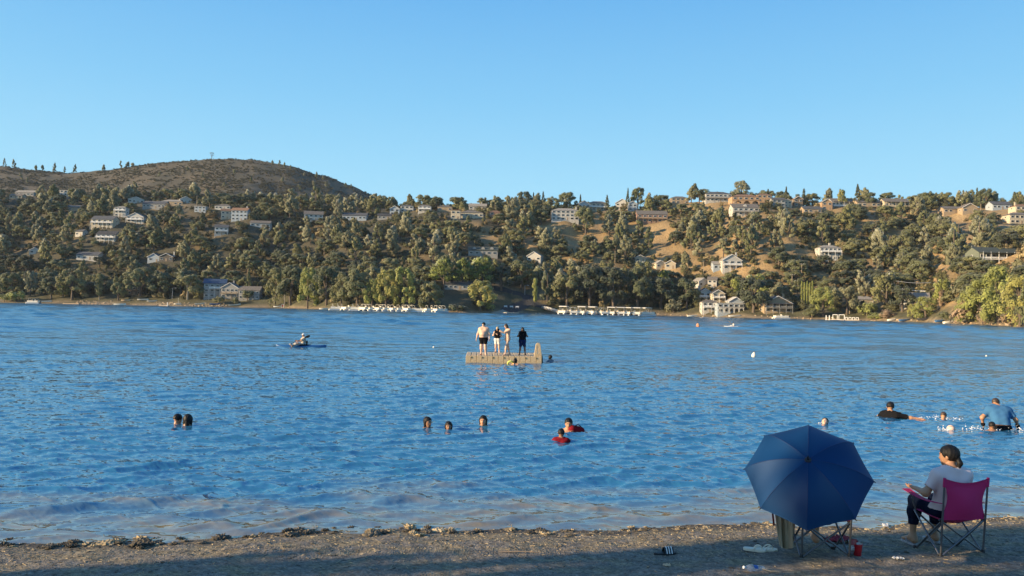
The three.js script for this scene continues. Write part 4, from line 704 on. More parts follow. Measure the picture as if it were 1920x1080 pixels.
const hairMats = { black: new THREE.MeshPhysicalMaterial({ color: rgb(0.010, 0.009, 0.009), roughness: 0.55, specularIntensity: 0.5 }), brown: std(rgb(0.05, 0.03, 0.018), 0.5), sandy: std(rgb(0.42, 0.33, 0.2), 0.7), white: std(rgb(0.75, 0.74, 0.70), 0.8) };
function colored(g, c) { const n = g.attributes.position.count, a = new Float32Array(n * 3); for (let i = 0; i < n; i++) a.set(c, i * 3); g.setAttribute('color', new THREE.BufferAttribute(a, 3)); return g; }
// joints of a standing figure of height h facing +z
function stand(h, o = {}) {
  const sw = (o.sw ?? 0.108) * h, hw = 0.052 * h, j = {};
  j.head = V(0, 0.935 * h, 0.01 * h); j.neck = V(0, 0.845 * h, -0.008 * h); j.chest = V(0, 0.755 * h, -0.005 * h); j.waist = V(0, 0.625 * h, 0); j.pelvis = V(0, 0.54 * h, 0);
  for (const [s, n] of [[1, 'L'], [-1, 'R']]) {
    j['sh' + n] = V(s * sw, 0.81 * h, -0.008 * h); j['el' + n] = V(s * (sw + 0.035 * h), 0.635 * h, -0.015 * h); j['wr' + n] = V(s * (sw + 0.045 * h), 0.49 * h, 0.02 * h);
    j['hip' + n] = V(s * hw, 0.515 * h, 0); j['kn' + n] = V(s * hw * 1.1, 0.285 * h, 0.01 * h); j['an' + n] = V(s * hw * 1.15, 0.045 * h, -0.01 * h); j['toe' + n] = V(s * hw * 1.5, 0.016 * h, 0.095 * h);
  }
  return j;
}
function bodyBones(j, h, b = {}) {
  const k = (b.fat ?? 1) * h, t = (b.torso ?? b.fat ?? 1) * h, L = [], add = (...a) => L.push(bone(...a)), mid = (p, q, u) => p.clone().lerp(q, u);
  add(j.neck.clone(), mid(j.neck, j.head, 0.75), 0.034 * k, 0.032 * k); add(j.chest, j.neck, 0.06 * t, 0.036 * k);
  const inL = mid(j.chest, j.shL, 0.52), inR = mid(j.chest, j.shR, 0.52); inL.y = lerp(j.chest.y, j.shL.y, 0.25); inR.y = lerp(j.chest.y, j.shR.y, 0.25);
  const wL = j.waist.clone().add(j.hipL).sub(j.pelvis).lerp(j.waist, 0.35), wR = j.waist.clone().add(j.hipR).sub(j.pelvis).lerp(j.waist, 0.35); wL.y = wR.y = j.waist.y;
  add(inL, wL, 0.062 * t, 0.058 * t); add(inR, wR, 0.062 * t, 0.058 * t); add(wL, j.hipL, 0.058 * t, 0.060 * k); add(wR, j.hipR, 0.058 * t, 0.060 * k); add(j.hipL, j.hipR, 0.06 * k, 0.06 * k);
  if (b.belly) add(j.waist.clone().add(V(0, 0.02 * h, b.belly * h)), j.pelvis.clone().add(V(0, 0.05 * h, b.belly * 0.8 * h)), 0.078 * t, 0.07 * t);
  if (b.bust) for (const s of [-1, 1]) { const p = j.chest.clone().lerp(s > 0 ? j.shL : j.shR, 0.42).add(V(0, -0.01 * h, 0.05 * h)); add(p, p.clone().add(V(0, -0.012 * h, 0.012 * h)), 0.036 * h, 0.034 * h); }
  for (const n of ['L', 'R']) {
    add(mid(j.neck, j['sh' + n], 0.35), j['sh' + n], 0.036 * k, 0.034 * k); add(j['sh' + n], j['el' + n], 0.032 * k, 0.024 * k); add(j['el' + n], j['wr' + n], 0.0245 * k, 0.0155 * h);
    if (!b.bustOnly) { add(j['hip' + n], j['kn' + n], 0.052 * k, 0.034 * k); add(j['kn' + n], mid(j['kn' + n], j['an' + n], 0.3), 0.032 * k, 0.034 * k); add(mid(j['kn' + n], j['an' + n], 0.3), j['an' + n], 0.034 * k, 0.0195 * h); add(j['an' + n].clone(), j['toe' + n], 0.021 * h, 0.014 * h); const heel = j['an' + n].clone(); heel.y -= 0.02 * h; add(j['an' + n], heel.sub(j['toe' + n].clone().sub(j['an' + n]).setY(0).multiplyScalar(0.22)), 0.019 * h, 0.02 * h); }
  }
  return L;
}
function bounds(list, pad) { const lo = [1e9, 1e9, 1e9], hi = [-1e9, -1e9, -1e9]; for (const b of list) for (const s of [0, 3]) for (let k = 0; k < 3; k++) { const r = b[6 + s / 3] + pad; lo[k] = Math.min(lo[k], b[s + k] - r); hi[k] = Math.max(hi[k], b[s + k] + r); } return [lo, hi]; }
function place(g, m, c) { const q = g.clone(); q.applyMatrix4(m); if (c) colored(q, c); return q; }
// one continuous body, with head, face and five-fingered hands; hair and clothing are its parts
function person(label, pos, turn, h, j, o) {
  const t = thing('person', label, 'person', pos, turn, o.group), skin = SKIN[o.skin] || o.skin, bones = bodyBones(j, h, o.build || {}), f0 = field(bones, 0.035 * h), cell = o.cell ?? 0.0085 * h;
  const f = o.floor !== undefined ? (x, y, z) => Math.max(f0(x, y, z), o.floor - y) : f0;
  const [lo, hi] = bounds(bones, 0.03); if (o.floor !== undefined) lo[1] = Math.max(lo[1], o.floor - 0.03);
  const geos = [surfaceNet(lo, hi, cell, f, () => skin)];
  const hs = (o.headSize ?? 0.135) * h, hm = new THREE.Matrix4().compose(j.head, new THREE.Quaternion().setFromEuler(new THREE.Euler(...(o.look || [0, 0, 0]), 'YXZ')), V(hs * (o.headW ?? 1), hs, hs));
  headCache[skin.join()] ??= headGeo(skin); geos.push(place(headCache[skin.join()], hm));
  if (o.hands !== false) for (const [n, s] of [['L', 1], ['R', -1]]) {
    if (o.floor !== undefined && j['wr' + n].y < o.floor) continue;
    const dir = (o['hand' + n] || j['wr' + n].clone().sub(j['el' + n])).clone().normalize(), q = new THREE.Quaternion().setFromUnitVectors(V(0, -1, 0), dir), hl = 0.105 * h;
    if (o['spin' + n]) q.multiply(new THREE.Quaternion().setFromAxisAngle(V(0, 1, 0), o['spin' + n]));
    const m = new THREE.Matrix4().compose(j['wr' + n].clone().addScaledVector(dir, -0.008 * h), q, V(s * hl, hl, hl)), hg = place(handGeo(), m, skin); if (s < 0) { const ix = hg.index.array; for (let i = 0; i < ix.length; i += 3) { const a = ix[i]; ix[i] = ix[i + 1]; ix[i + 1] = a; } } geos.push(hg);
  }
  part(t, 'body', merge(geos), skinMat);
  if (o.hair) { const hg = part(t, o.hair === 'cap' ? 'cap' : 'hair', place(hairGeo(o.hair), hm), hairMats[o.hairTone || 'black']); }
  for (const [name, off, region, mat, lab] of o.clothes || []) {
    const fore = (x, y, z, n) => 0.032 * h + 0.03 - cap(x, y, z, bone(j['el' + n], j['wr' + n], 0, 0));
    const nl = /shirt|vest/.test(name) ? neckline(j, h) : () => -1, sl = /shirt/.test(name) ? (x, y, z) => Math.max(0.06 * h - Math.hypot(x - j.elL.x, y - j.elL.y, z - j.elL.z), 0.06 * h - Math.hypot(x - j.elR.x, y - j.elR.y, z - j.elR.z), 0.10 * h - Math.hypot(x - j.wrL.x, y - j.wrL.y, z - j.wrL.z), 0.10 * h - Math.hypot(x - j.wrR.x, y - j.wrR.y, z - j.wrR.z)) : () => -1;
    const cf = (x, y, z) => Math.max(nl(x, y, z), sl(x, y, z), f0(x, y, z) - off * h - 0.004 * Math.sin(x * 31 + y * 17) * Math.sin(z * 27 + y * 11), region(x, y, z));
    part(t, name, surfaceNet(lo.map((v) => v - 0.03), hi.map((v) => v + 0.03), cell, cf), mat, lab);
  }
  return t;
}
const cloth = (r, g, b, rough = 0.9) => new THREE.MeshPhysicalMaterial({ color: rgb(r, g, b), roughness: rough, specularIntensity: 0.06 });
const CL = { black: cloth(0.012, 0.012, 0.014), navy: cloth(0.012, 0.022, 0.075), white: cloth(0.62, 0.60, 0.56), beige: cloth(0.55, 0.37, 0.24), blue: cloth(0.045, 0.135, 0.27), grey: cloth(0.22, 0.22, 0.24), red: cloth(0.17, 0.012, 0.018), shirt: cloth(0.68, 0.56, 0.54), denim: cloth(0.007, 0.012, 0.028) };
const neckline = (j, h, r = 0.062) => { const n = j.neck.clone().add(V(0, 0.035 * h, 0.012 * h)); return (x, y, z) => r * h - Math.hypot(x - n.x, y - n.y, z - n.z); };
const band = (a, b) => (x, y) => Math.max(a - y, y - b);
// ---- the swimming raft
const raftFront = onWater(943, 681.5); const raftZ = raftFront.z, raftX0 = atDepth(871, 675, -raftZ).x, raftX1 = atDepth(1014, 675, -raftZ).x;
const plastic = new THREE.MeshStandardMaterial({ color: rgb(0.78, 0.60, 0.37), roughness: 0.6, map: grain }), plasticDark = std(rgb(0.10, 0.085, 0.05), 0.8);
const raftTop = 0.39;
{
  const t = thing('swim_raft', 'tan plastic swimming raft of joined float blocks', 'raft', V((raftX0 + raftX1) / 2, 0, raftZ - 1.7), 0.035);
  const nx = 7, nz = 6, w = (raftX1 - raftX0) / nx, d = 3.5 / nz;
  const cellG = (() => { // block with rounded shoulders and a groove down the middle of each side
    const parts = []; for (const s of [-1, 1]) { const sh = new THREE.Shape(), a = w / 2 - 0.036, r = 0.03; sh.moveTo(-a / 2 + r, -0.2); sh.lineTo(a / 2 - r, -0.2); sh.quadraticCurveTo(a / 2, -0.2, a / 2, -0.2 + r); sh.lineTo(a / 2, 0.385 - r); sh.quadraticCurveTo(a / 2, 0.385, a / 2 - r, 0.385); sh.lineTo(-a / 2 + r, 0.385); sh.quadraticCurveTo(-a / 2, 0.385, -a / 2, 0.385 - r); sh.lineTo(-a / 2, -0.2 + r); sh.quadraticCurveTo(-a / 2, -0.2, -a / 2 + r, -0.2); const g = new THREE.ExtrudeGeometry(sh, { depth: d - 0.07, bevelEnabled: true, bevelSize: 0.008, bevelThickness: 0.012, bevelSegments: 2, curveSegments: 4 }); g.translate(s * w / 4, 0, -d / 2 + 0.035); parts.push(g); } return mergeGeometries(parts); })();
  const pinG = new THREE.CylinderGeometry(0.035, 0.035, 0.03, 10), lugG = bx(0.045, 0.08, 0.03);
  for (let i = 0; i < nx; i++) for (let k = 0; k < nz; k++) { const m = part(t, 'float_block', cellG, plastic); m.position.set((i - (nx - 1) / 2) * w, ((i * 7 + k * 3) % 5) * 0.002, 1.7 - d * (k + 0.5)); }
  for (let i = 0; i < nx; i++) { const m = part(t, 'connector', lugG, plasticDark); m.position.set((i - (nx - 1) / 2) * w - w * 0.0, 0.30, 1.7 - 0.012); }
  // upright boarding step at the right end
  const s = new THREE.Shape(); s.moveTo(-0.20, 0); s.lineTo(0.20, 0); s.lineTo(0.115, 0.62); s.quadraticCurveTo(0.08, 0.72, 0, 0.72); s.quadraticCurveTo(-0.08, 0.72, -0.115, 0.62); s.closePath(); const hole = new THREE.Path(); hole.moveTo(-0.03, 0.12); hole.lineTo(0.03, 0.12); hole.lineTo(0.02, 0.58); hole.lineTo(-0.02, 0.58); hole.closePath(); s.holes.push(hole);
  const g = new THREE.ExtrudeGeometry(s, { depth: 0.16, bevelEnabled: true, bevelSize: 0.012, bevelThickness: 0.012, bevelSegments: 2 }); g.translate((nx / 2) * w - 0.2, raftTop + 0.01, 1.35); part(t, 'boarding_step', g, plastic);
  part(t, 'ladder_rail', merge([rod(V(nx / 2 * w + 0.04, raftTop + 0.04, 1.4), V(nx / 2 * w + 0.10, -0.5, 1.4), 0.025), rod(V(nx / 2 * w + 0.04, raftTop + 0.04, 1.0), V(nx / 2 * w + 0.10, -0.5, 1.0), 0.025), rod(V(nx / 2 * w + 0.075, 0.0, 1.4), V(nx / 2 * w + 0.075, 0.0, 1.0), 0.02)]), plasticDark);
}
const onRaft = (px, py) => { const p = onHeight(px, py, () => raftTop, 20, 80, 300); return V(p.x, raftTop + 0.006, p.z); };
{ // heavy man in black shorts
  const h = 1.78, j = stand(h, { sw: 0.125 }); j.elL.set(0.33, 1.15, 0.02); j.wrL.set(0.36, 0.90, 0.10); j.elR.set(-0.33, 1.15, 0.02); j.wrR.set(-0.37, 0.90, 0.10); j.anL.x = 0.14; j.toeL.set(0.20, 0.028, 0.15); j.anR.x = -0.12; j.toeR.set(-0.17, 0.028, 0.15); j.knL.x = 0.12; j.knR.x = -0.11;
  person('heavy-set man in black swim shorts standing on the raft', onRaft(906, 666.5), -0.25, h, j, { skin: 'fair', build: { fat: 1.22, torso: 1.5, belly: 0.035 }, hair: 'short', look: [0.3, -0.35, 0], headSize: 0.132, clothes: [['swim_shorts', 0.012, (x, y, z) => Math.max(0.62 - y, y - 0.98, Math.abs(x) - 0.26), CL.black]] });
}
{ // boy in life vest
  const h = 1.48, j = stand(h); j.elL.set(0.25, 0.98, 0.06); j.wrL.set(0.09, 1.03, 0.20); j.elR.set(-0.25, 1.0, 0.06); j.wrR.set(-0.07, 1.06, 0.19); j.knL.x = 0.11; j.anL.set(0.14, 0.067, 0.05); j.toeL.set(0.19, 0.024, 0.18);
  person('boy in a black life vest and pale shorts on the raft', onRaft(932, 661.5), -0.2, h, j, { skin: 'fair', hair: 'short', hairTone: 'sandy', look: [0.35, -0.2, 0], headSize: 0.145, clothes: [['life_vest', 0.028, (x, y, z) => Math.max(0.84 - y, Math.abs(x) - 0.165), CL.black], ['swim_shorts', 0.016, (x, y, z) => Math.max(0.50 - y, y - 0.86, Math.abs(x) - 0.2), CL.white]] });
}
{ // woman turned to the left, one arm drawn back to her long hair
  const h = 1.74, j = stand(h, { sw: 0.098 }); j.head.set(0.02, 1.60, 0.12); j.neck.set(0, 1.47, 0.03); j.elL.set(0.12, 1.24, 0.24); j.wrL.set(0.05, 1.30, 0.42); j.elR.set(-0.30, 1.30, -0.20); j.wrR.set(-0.18, 1.34, -0.06); j.knL.set(0.10, 0.49, 0.14); j.anL.set(0.11, 0.08, 0.20); j.toeL.set(0.13, 0.028, 0.36); j.knR.set(-0.09, 0.49, -0.10); j.anR.set(-0.10, 0.08, -0.22); j.toeR.set(-0.12, 0.028, -0.06);
  person('slim woman with long hair in a beige bikini on the raft', onRaft(951, 666.8), -1.0, h, j, { skin: 'fair', build: { fat: 0.92, torso: 0.9, bust: 1 }, hair: 'long', hairTone: 'brown', look: [0.45, 0, 0], clothes: [['bikini_top', 0.006, (x, y, z) => Math.max(1.235 - y, y - 1.33, Math.abs(x) - 0.17), CL.beige], ['bikini_bottom', 0.006, (x, y, z) => Math.max(0.86 + Math.abs(x) * 0.55 - y, y - 0.98), CL.beige]] });
}
{ // child in dark vest with hands at the face
  const h = 1.52, j = stand(h); j.elL.set(0.27, 1.05, 0.08); j.wrL.set(0.10, 1.30, 0.13); j.elR.set(-0.27, 1.05, 0.08); j.wrR.set(-0.10, 1.30, 0.13); j.knL.x = 0.13; j.anL.set(0.17, 0.067, 0); j.toeL.set(0.22, 0.024, 0.13); j.knR.x = -0.11; j.anR.set(-0.15, 0.067, 0); j.toeR.set(-0.2, 0.024, 0.13);
  person('child in black vest and navy shorts, hands at face, on the raft', onRaft(979, 666.5), 0.1, h, j, { skin: 'deep', hair: 'bob', look: [0.1, 0, 0], headSize: 0.145, handL: V(-0.4, 1, 0), handR: V(0.4, 1, 0), clothes: [['vest', 0.026, (x, y, z) => Math.max(0.86 - y, Math.abs(x) - 0.2), CL.black], ['swim_shorts', 0.018, (x, y, z) => Math.max(0.48 - y, y - 0.88, Math.abs(x) - 0.22), CL.navy]] });
}
// ---- swimmers: shoulders and head above the water; y = 0 is the surface
function swimmer(label, px, py, o = {}) { // px, py: where the neck meets the water
  const h = o.h ?? 1.6, p = onWater(px, py), j = stand(h, { sw: o.sw ?? 0.105 }), sink = (o.sink ?? 0.845) * h; p.y = -sink;
  for (const n of ['L', 'R']) { const s = n === 'L' ? 1 : -1; j['el' + n].set(s * 0.20 * h, 0.74 * h, 0.08 * h); j['wr' + n].set(s * 0.24 * h, 0.70 * h, 0.2 * h); }
  if (o.joints) o.joints(j, h, sink);
  return person(label, p, o.turn ?? 0, h, j, { skin: 'brown', hair: 'wet', headSize: 0.155, floor: sink - 0.30, cell: 0.011 * h, ...o, build: { bustOnly: true, ...(o.build || {}) } });
}
swimmer('dark-haired swimmer hugging, left of the pair in the water', 332, 799, { turn: 2.2, hair: 'short', skin: 'tan', h: 1.55, sink: 0.83, look: [0.15, 0.4, 0], joints: (j, h) => { j.shL.z -= 0.05; j.elR.set(-0.30 * h, 0.80 * h, -0.05 * h); j.wrR.set(-0.38 * h, 0.80 * h, 0.02 * h); } });
swimmer('taller dark-haired swimmer of the close pair', 351, 800, { turn: 2.9, hair: 'wet', h: 1.65, sink: 0.835, skin: 'brown', look: [0, 0.5, 0] });
swimmer('long-haired girl, leftmost of three girls swimming', 801, 803, { turn: 0.75, h: 1.6, sink: 0.842, skin: 'brown' });
swimmer('smallest girl, middle of three, head low in the water', 841, 806, { turn: 0.1, h: 1.42, sink: 0.872, skin: 'brown', hair: 'wet' });
swimmer('smiling girl with wet hair, rightmost of three swimming', 906, 800, { turn: -0.15, h: 1.58, sink: 0.838, skin: 'tan' });
swimmer('woman with bangs holding a red float in the water', 1066, 811, { turn: -0.2, h: 1.62, sink: 0.80, hair: 'bob', skin: 'tan', look: [0.15, 0.1, 0], joints: (j, h) => { j.elL.set(0.20 * h, 0.76 * h, 0.06 * h); j.wrL.set(0.09 * h, 0.815 * h, 0.17 * h); } });
swimmer('small child in a red shirt seen from behind', 1052, 829, { turn: 3.0, h: 1.2, sink: 0.77, hair: 'short', skin: 'brown', headSize: 0.165, clothes: [['shirt', 0.012, (x, y) => 0.6 - y, CL.red]] });
{ const p = onWater(1081, 812); const g = new THREE.CapsuleGeometry(0.10, 0.22, 6, 14); g.rotateZ(1.35); const t = thing('swim_float', 'dark red swim float held by the woman with bangs', 'float', V(p.x, 0.07, p.z - 0.02), 0.3); part(t, 'float_body', g, CL.red); part(t, 'strap', tube([V(-0.1, 0.08, 0.06), V(0, 0.14, 0.07), V(0.1, 0.08, 0.06)], 0.012, 10, 6), CL.black); shade(t); }
swimmer('swimmer with dark hair clinging to the raft front', 966, 684.5, { turn: 2.7, h: 1.6, sink: 0.80, hair: 'wet', skin: 'tan' });
{ const p = onWater(957, 684); const t = thing('swim_ring', 'small lime swim float at the raft front', 'float', V(p.x, 0.08, p.z + 0.05)); const g = new THREE.TorusGeometry(0.13, 0.055, 8, 20); g.rotateX(0.5); part(t, 'ring', g, std(rgb(0.55, 0.55, 0.12), 0.5)); part(t, 'valve', new THREE.CylinderGeometry(0.012, 0.014, 0.04, 8).translate(0, 0.17, 0.05), trimWhite); shade(t); }
swimmer('dark-haired swimmer in a grey shirt right of the raft', 1032, 678.5, { turn: -2.2, h: 1.65, sink: 0.79, hair: 'short', skin: 'brown', look: [0.1, 0, 0], clothes: [['shirt', 0.012, (x, y) => 0.9 - y, CL.grey]] });
swimmer('man in a black shirt reaching over the water', 1669, 784, { turn: 2.5, h: 1.75, sink: 0.745, hair: 'short', skin: 'tan', look: [0, 0.3, 0], clothes: [['shirt', 0.014, (x, y) => 0.9 - y, CL.black]], joints: (j, h) => { j.elR.set(-0.30 * h, 0.775 * h, 0.06 * h); j.wrR.set(-0.45 * h, 0.765 * h, 0.10 * h); } });
swimmer('face-up swimmer behind the blue umbrella', 1547, 796, { turn: -0.6, h: 1.45, sink: 0.885, hair: 'short', skin: 'fair', look: [-0.7, 0, 0] });
swimmer('splashing child between the two men', 1769, 786, { turn: 2.4, h: 1.35, sink: 0.865, hair: 'short', hairTone: 'brown', skin: 'tan', look: [0.4, 0, 0] });
{ // man in a blue shirt wading, bent forward, back to the beach
  const h = 1.76, p = onWater(1877, 805.5), sink = 0.86, j = stand(h, { sw: 0.125 }); p.y = -sink;
  j.pelvis.set(0, 0.94, 0); j.waist.set(0, 1.10, 0.06); j.chest.set(0.02, 1.30, 0.20); j.neck.set(0.03, 1.42, 0.28); j.head.set(0.06, 1.53, 0.36); j.shL.set(0.24, 1.36, 0.20); j.shR.set(-0.20, 1.35, 0.24); j.elL.set(0.42, 1.14, 0.10); j.wrL.set(0.38, 0.94, 0.22); j.elR.set(-0.38, 1.12, 0.22); j.wrR.set(-0.45, 0.92, 0.34);
  person('man in a blue shirt wading bent forward near the right edge', p, 2.75, h, j, { skin: 'tan', hair: 'short', hairTone: 'brown', look: [0.25, -0.45, 0], floor: sink - 0.3, build: { fat: 1.1, torso: 1.2 }, clothes: [['shirt', 0.016, (x, y, z) => 1.0 - y, CL.blue], ['swim_shorts', 0.014, (x, y, z) => Math.max(y - 0.99, 0.6 - y), CL.black]] });
}
swimmer('dark-haired child in front of the wading man', 1860, 808, { turn: 2.9, h: 1.3, sink: 0.835, hair: 'short', skin: 'brown', headSize: 0.16 });
// white splashes thrown up around the playing children
{
  const drop = new THREE.IcosahedronGeometry(1, 1), wm = new THREE.MeshPhysicalMaterial({ color: rgb(0.85, 0.87, 0.9), roughness: 0.25 }), r = rng(31), m4 = new THREE.Matrix4(), q = new THREE.Quaternion(), L = [];
  for (const [px, py, w, n, hh] of [[1757, 784, 0.35, 90, 0.12], [1785, 787, 0.3, 60, 0.06], [1540, 795, 0.16, 40, 0.05], [1772, 806, 0.22, 60, 0.10], [1826, 806, 0.3, 70, 0.12], [1868, 808, 0.3, 50, 0.08], [1908, 808, 0.3, 90, 0.16], [1730, 784, 0.3, 30, 0.05], [358, 797, 0.06, 12, 0.05]]) { const p = onWater(px, py); for (let i = 0; i < n; i++) { if (r() < 0.45) continue; const s = 0.005 + 0.013 * r() * r(); L.push(m4.clone().compose(V(p.x + (r() + r() - 1) * w, r() * r() * hh + 0.01, p.z + (r() + r() - 1) * w), q, V(s * 1.6, s, s))); } }
  const im = new THREE.InstancedMesh(drop, wm, L.length); L.forEach((m, i) => im.setMatrixAt(i, m)); stuff(im, 'water_splash', 'white splashes around the playing swimmers', 'splash');
}
{ const p = onWater(1783, 806), t = thing('ball', 'small pale ball half sunk in the splash near the wading man', 'ball', V(p.x, 0.03, p.z)); part(t, 'ball_body', new THREE.SphereGeometry(0.1, 20, 14), std(rgb(0.62, 0.45, 0.36), 0.5)); part(t, 'seam', new THREE.TorusGeometry(0.1003, 0.004, 6, 24).rotateX(0.7), CL.black); shade(t); }
// ---- kayak and paddlers
function hull(L, w, h, n = 26, m = 14) { // closed pointed hull, deck slightly crowned
  const pos = [], idx = []; for (let i = 0; i <= n; i++) { const t = i / n * 2 - 1, ww = w / 2 * Math.pow(1 - Math.pow(Math.abs(t), 2.4), 0.8), rise = 0.09 * Math.pow(Math.abs(t), 3); for (let k = 0; k < m; k++) { const a = k / m * 6.283, s = Math.sin(a); pos.push(t * L / 2, (s > 0 ? s * h * 0.42 * (0.5 + 0.5 * (1 - t * t)) : s * h * 0.5 * (1 - t * t * 0.8)) + rise, Math.cos(a) * ww + 1e-4 * k); } }
  for (let i = 0; i < n; i++) for (let k = 0; k < m; k++) { const a = i * m + k, b = i * m + (k + 1) % m, c = a + m, d = b + m; idx.push(a, b, c, b, d, c); }
  const g = new THREE.BufferGeometry(); g.setAttribute('position', new THREE.Float32BufferAttribute(pos, 3)); g.setIndex(idx); g.computeVertexNormals(); return g;
}
function sit(h) { const j = stand(h); const dy = 0.50 * h; for (const k in j) j[k].y -= dy; for (const n of ['L', 'R']) { const s = n === 'L' ? 1 : -1; j['hip' + n].set(s * 0.055 * h, 0.015 * h, 0.02 * h); j['kn' + n].set(s * 0.10 * h, 0.11 * h, 0.24 * h); j['an' + n].set(s * 0.08 * h, 0.0, 0.46 * h); j['toe' + n].set(s * 0.09 * h, 0.07 * h, 0.52 * h); } j.pelvis.y = 0.04 * h; return j; }
function paddle(t, a, b, mat = CL.black) { const p = part(t, 'paddle_shaft', rod(a, b, 0.016), mat); for (const [e, o] of [[a, b], [b, a]]) { const d = e.clone().sub(o).normalize(), g = new THREE.SphereGeometry(0.1, 12, 8); g.scale(0.9, 2.3, 0.15); g.applyQuaternion(new THREE.Quaternion().setFromUnitVectors(V(0, 1, 0), d)); g.translate(e.x + d.x * 0.18, e.y + d.y * 0.18, e.z + d.z * 0.18); part(p, 'blade', g, mat); } return p; }
{
  const p = onWater(565, 651.5), L = 92 / F * -p.z, t = thing('kayak', 'blue kayak paddled across the lake left of the raft', 'kayak', V(p.x, 0.02, p.z), 0.12), blue = std(rgb(0.02, 0.10, 0.26), 0.35);
  part(t, 'hull', hull(L, 0.72, 0.42), blue); part(t, 'cockpit_rim', new THREE.TorusGeometry(0.34, 0.025, 8, 28).rotateX(Math.PI / 2).scale(1.5, 1, 0.8).translate(0.12, 0.16, 0), CL.black); part(t, 'seat_back', bx(0.06, 0.34, 0.4, 0.36, 0.28, 0), CL.black); shade(t);
  const pd = thing('kayak_paddle', 'black double-bladed paddle held across the blue kayak', 'paddle', V(p.x, 0, p.z), 0.12); paddle(pd, V(-1.05, 0.10, -0.35), V(0.35, 0.72, 0.55)); shade(pd);
  const j = sit(1.72); j.elL.set(0.26, 0.36, 0.2); j.wrL.set(0.2, 0.34, 0.42); j.elR.set(-0.26, 0.36, 0.2); j.wrR.set(-0.2, 0.36, 0.42);
  person('kayaker in a white cap and pale shirt', V(p.x + 0.14, 0.10, p.z), -Math.PI / 2 + 0.12 + 0.35, 1.72, j, { skin: 'tan', hair: 'cap', hairTone: 'white', look: [0.1, 0.2, 0], clothes: [['shirt', 0.016, (x, y, z) => 0.1 - y, cloth(0.42, 0.38, 0.32)], ['shorts', 0.016, (x, y, z) => Math.max(y - 0.16, z - 0.3), CL.black]] });
}
{
  const p = onWater(1308, 613.5), t = thing('paddle_board', 'low board under the bare-backed far paddler', 'paddle board', V(p.x, 0.02, p.z), 1.2); part(t, 'board', hull(2.6, 0.7, 0.16), std(rgb(0.5, 0.36, 0.22), 0.5)); part(t, 'fin', bx(0.18, 0.14, 0.02, -1.0, -0.1, 0), CL.black); shade(t);
  person('far bare-backed paddler sitting on a low board', V(p.x, 0.08, p.z), 2.6, 1.7, sit(1.7), { skin: 'tan', hair: 'short', cell: 0.02, clothes: [['shorts', 0.016, (x, y, z) => Math.max(y - 0.16, z - 0.35), cloth(0.5, 0.2, 0.08)]] });
  const q = onWater(1372, 613), k = thing('white_kayak', 'white kayak far out on the right of the raft', 'kayak', V(q.x, 0.03, q.z), 0.06); part(k, 'hull', hull(3.3, 0.7, 0.4), trimWhite); part(k, 'cockpit_rim', new THREE.TorusGeometry(0.32, 0.03, 6, 20).rotateX(Math.PI / 2).scale(1.4, 1, 0.8).translate(0.3, 0.18, 0), CL.black); shade(k);
  const kp = thing('kayak_paddle', 'thin paddle of the far white kayak', 'paddle', V(q.x + 0.3, 0, q.z), 0.06); paddle(kp, V(-0.7, 0.95, 0.25), V(0.95, 0.15, 0.35), timber); shade(kp);
  person('far kayaker leaning back in the white kayak', V(q.x + 0.35, 0.1, q.z), -Math.PI / 2, 1.7, sit(1.7), { skin: 'tan', hair: 'short', cell: 0.02, clothes: [['shirt', 0.016, (x, y, z) => 0.1 - y, CL.white]] });
}
// ---- mooring buoys
function buoy(px, py, s, label) { const p = onWater(px, py), t = thing('mooring_buoy', label, 'buoy', V(p.x, 0, p.z), 0.3); const pts = [[0.001, -0.2], [0.1, -0.16], [0.17, 0.0], [0.175, 0.12], [0.13, 0.24], [0.06, 0.31], [0.055, 0.36], [0.001, 0.365]].map(([a, b]) => new THREE.Vector2(a * s, b * s)); part(t, 'float_body', new THREE.LatheGeometry(pts, 20), std(rgb(0.72, 0.66, 0.55), 0.5)); part(t, 'ring', new THREE.TorusGeometry(0.05 * s, 0.012 * s, 6, 16).translate(0.02 * s, 0.40 * s, 0), CL.black); t.rotation.z = -0.15; shade(t); }
buoy(1413, 668.5, 0.85, 'pale float buoy on open water right of the raft'); buoy(1849, 669.5, 0.45, 'tiny pale buoy near the right edge'); buoy(813, 652.5, 0.42, 'tiny buoy between kayak and raft');
// ---------------------------------------------------------------- along the far shore: boats, docks, road, poles
const boatWhite = std(rgb(0.76, 0.70, 0.58), 0.5), alu = std(rgb(0.62, 0.62, 0.62), 0.35, { metalness: 0.6 }), canvasTop = std(rgb(0.72, 0.66, 0.54), 0.8), seatTan = std(rgb(0.60, 0.45, 0.28), 0.7), boatBlue = std(rgb(0.05, 0.14, 0.30), 0.5), boatDark = std(rgb(0.05, 0.05, 0.06), 0.6), concrete = new THREE.MeshStandardMaterial({ color: rgb(0.46, 0.42, 0.35), roughness: 0.95, map: grain }), asphalt = new THREE.MeshStandardMaterial({ color: rgb(0.05, 0.052, 0.058), roughness: 0.95, map: grain }), steel = std(rgb(0.30, 0.30, 0.30), 0.5, { metalness: 0.4 }), woodPole = std(rgb(0.30, 0.235, 0.165), 0.95);
const railGeo = (() => { const l = []; for (const z of [-1.1, 1.1]) { l.push(bx(4.6, 0.05, 0.05, 0, 1.25, z), bx(4.6, 0.45, 0.03, 0, 0.92, z)); for (let i = 0; i < 5; i++) l.push(bx(0.05, 0.62, 0.05, -2.3 + i * 1.15, 0.94, z)); } l.push(bx(0.05, 0.05, 2.2, -2.3, 1.25, 0), bx(0.03, 0.45, 2.2, -2.3, 0.92, 0)); return merge(l); })();
const tubeGeo = (() => { const g = new THREE.CapsuleGeometry(0.32, 5.4, 6, 14); g.rotateZ(Math.PI / 2); return g; })();
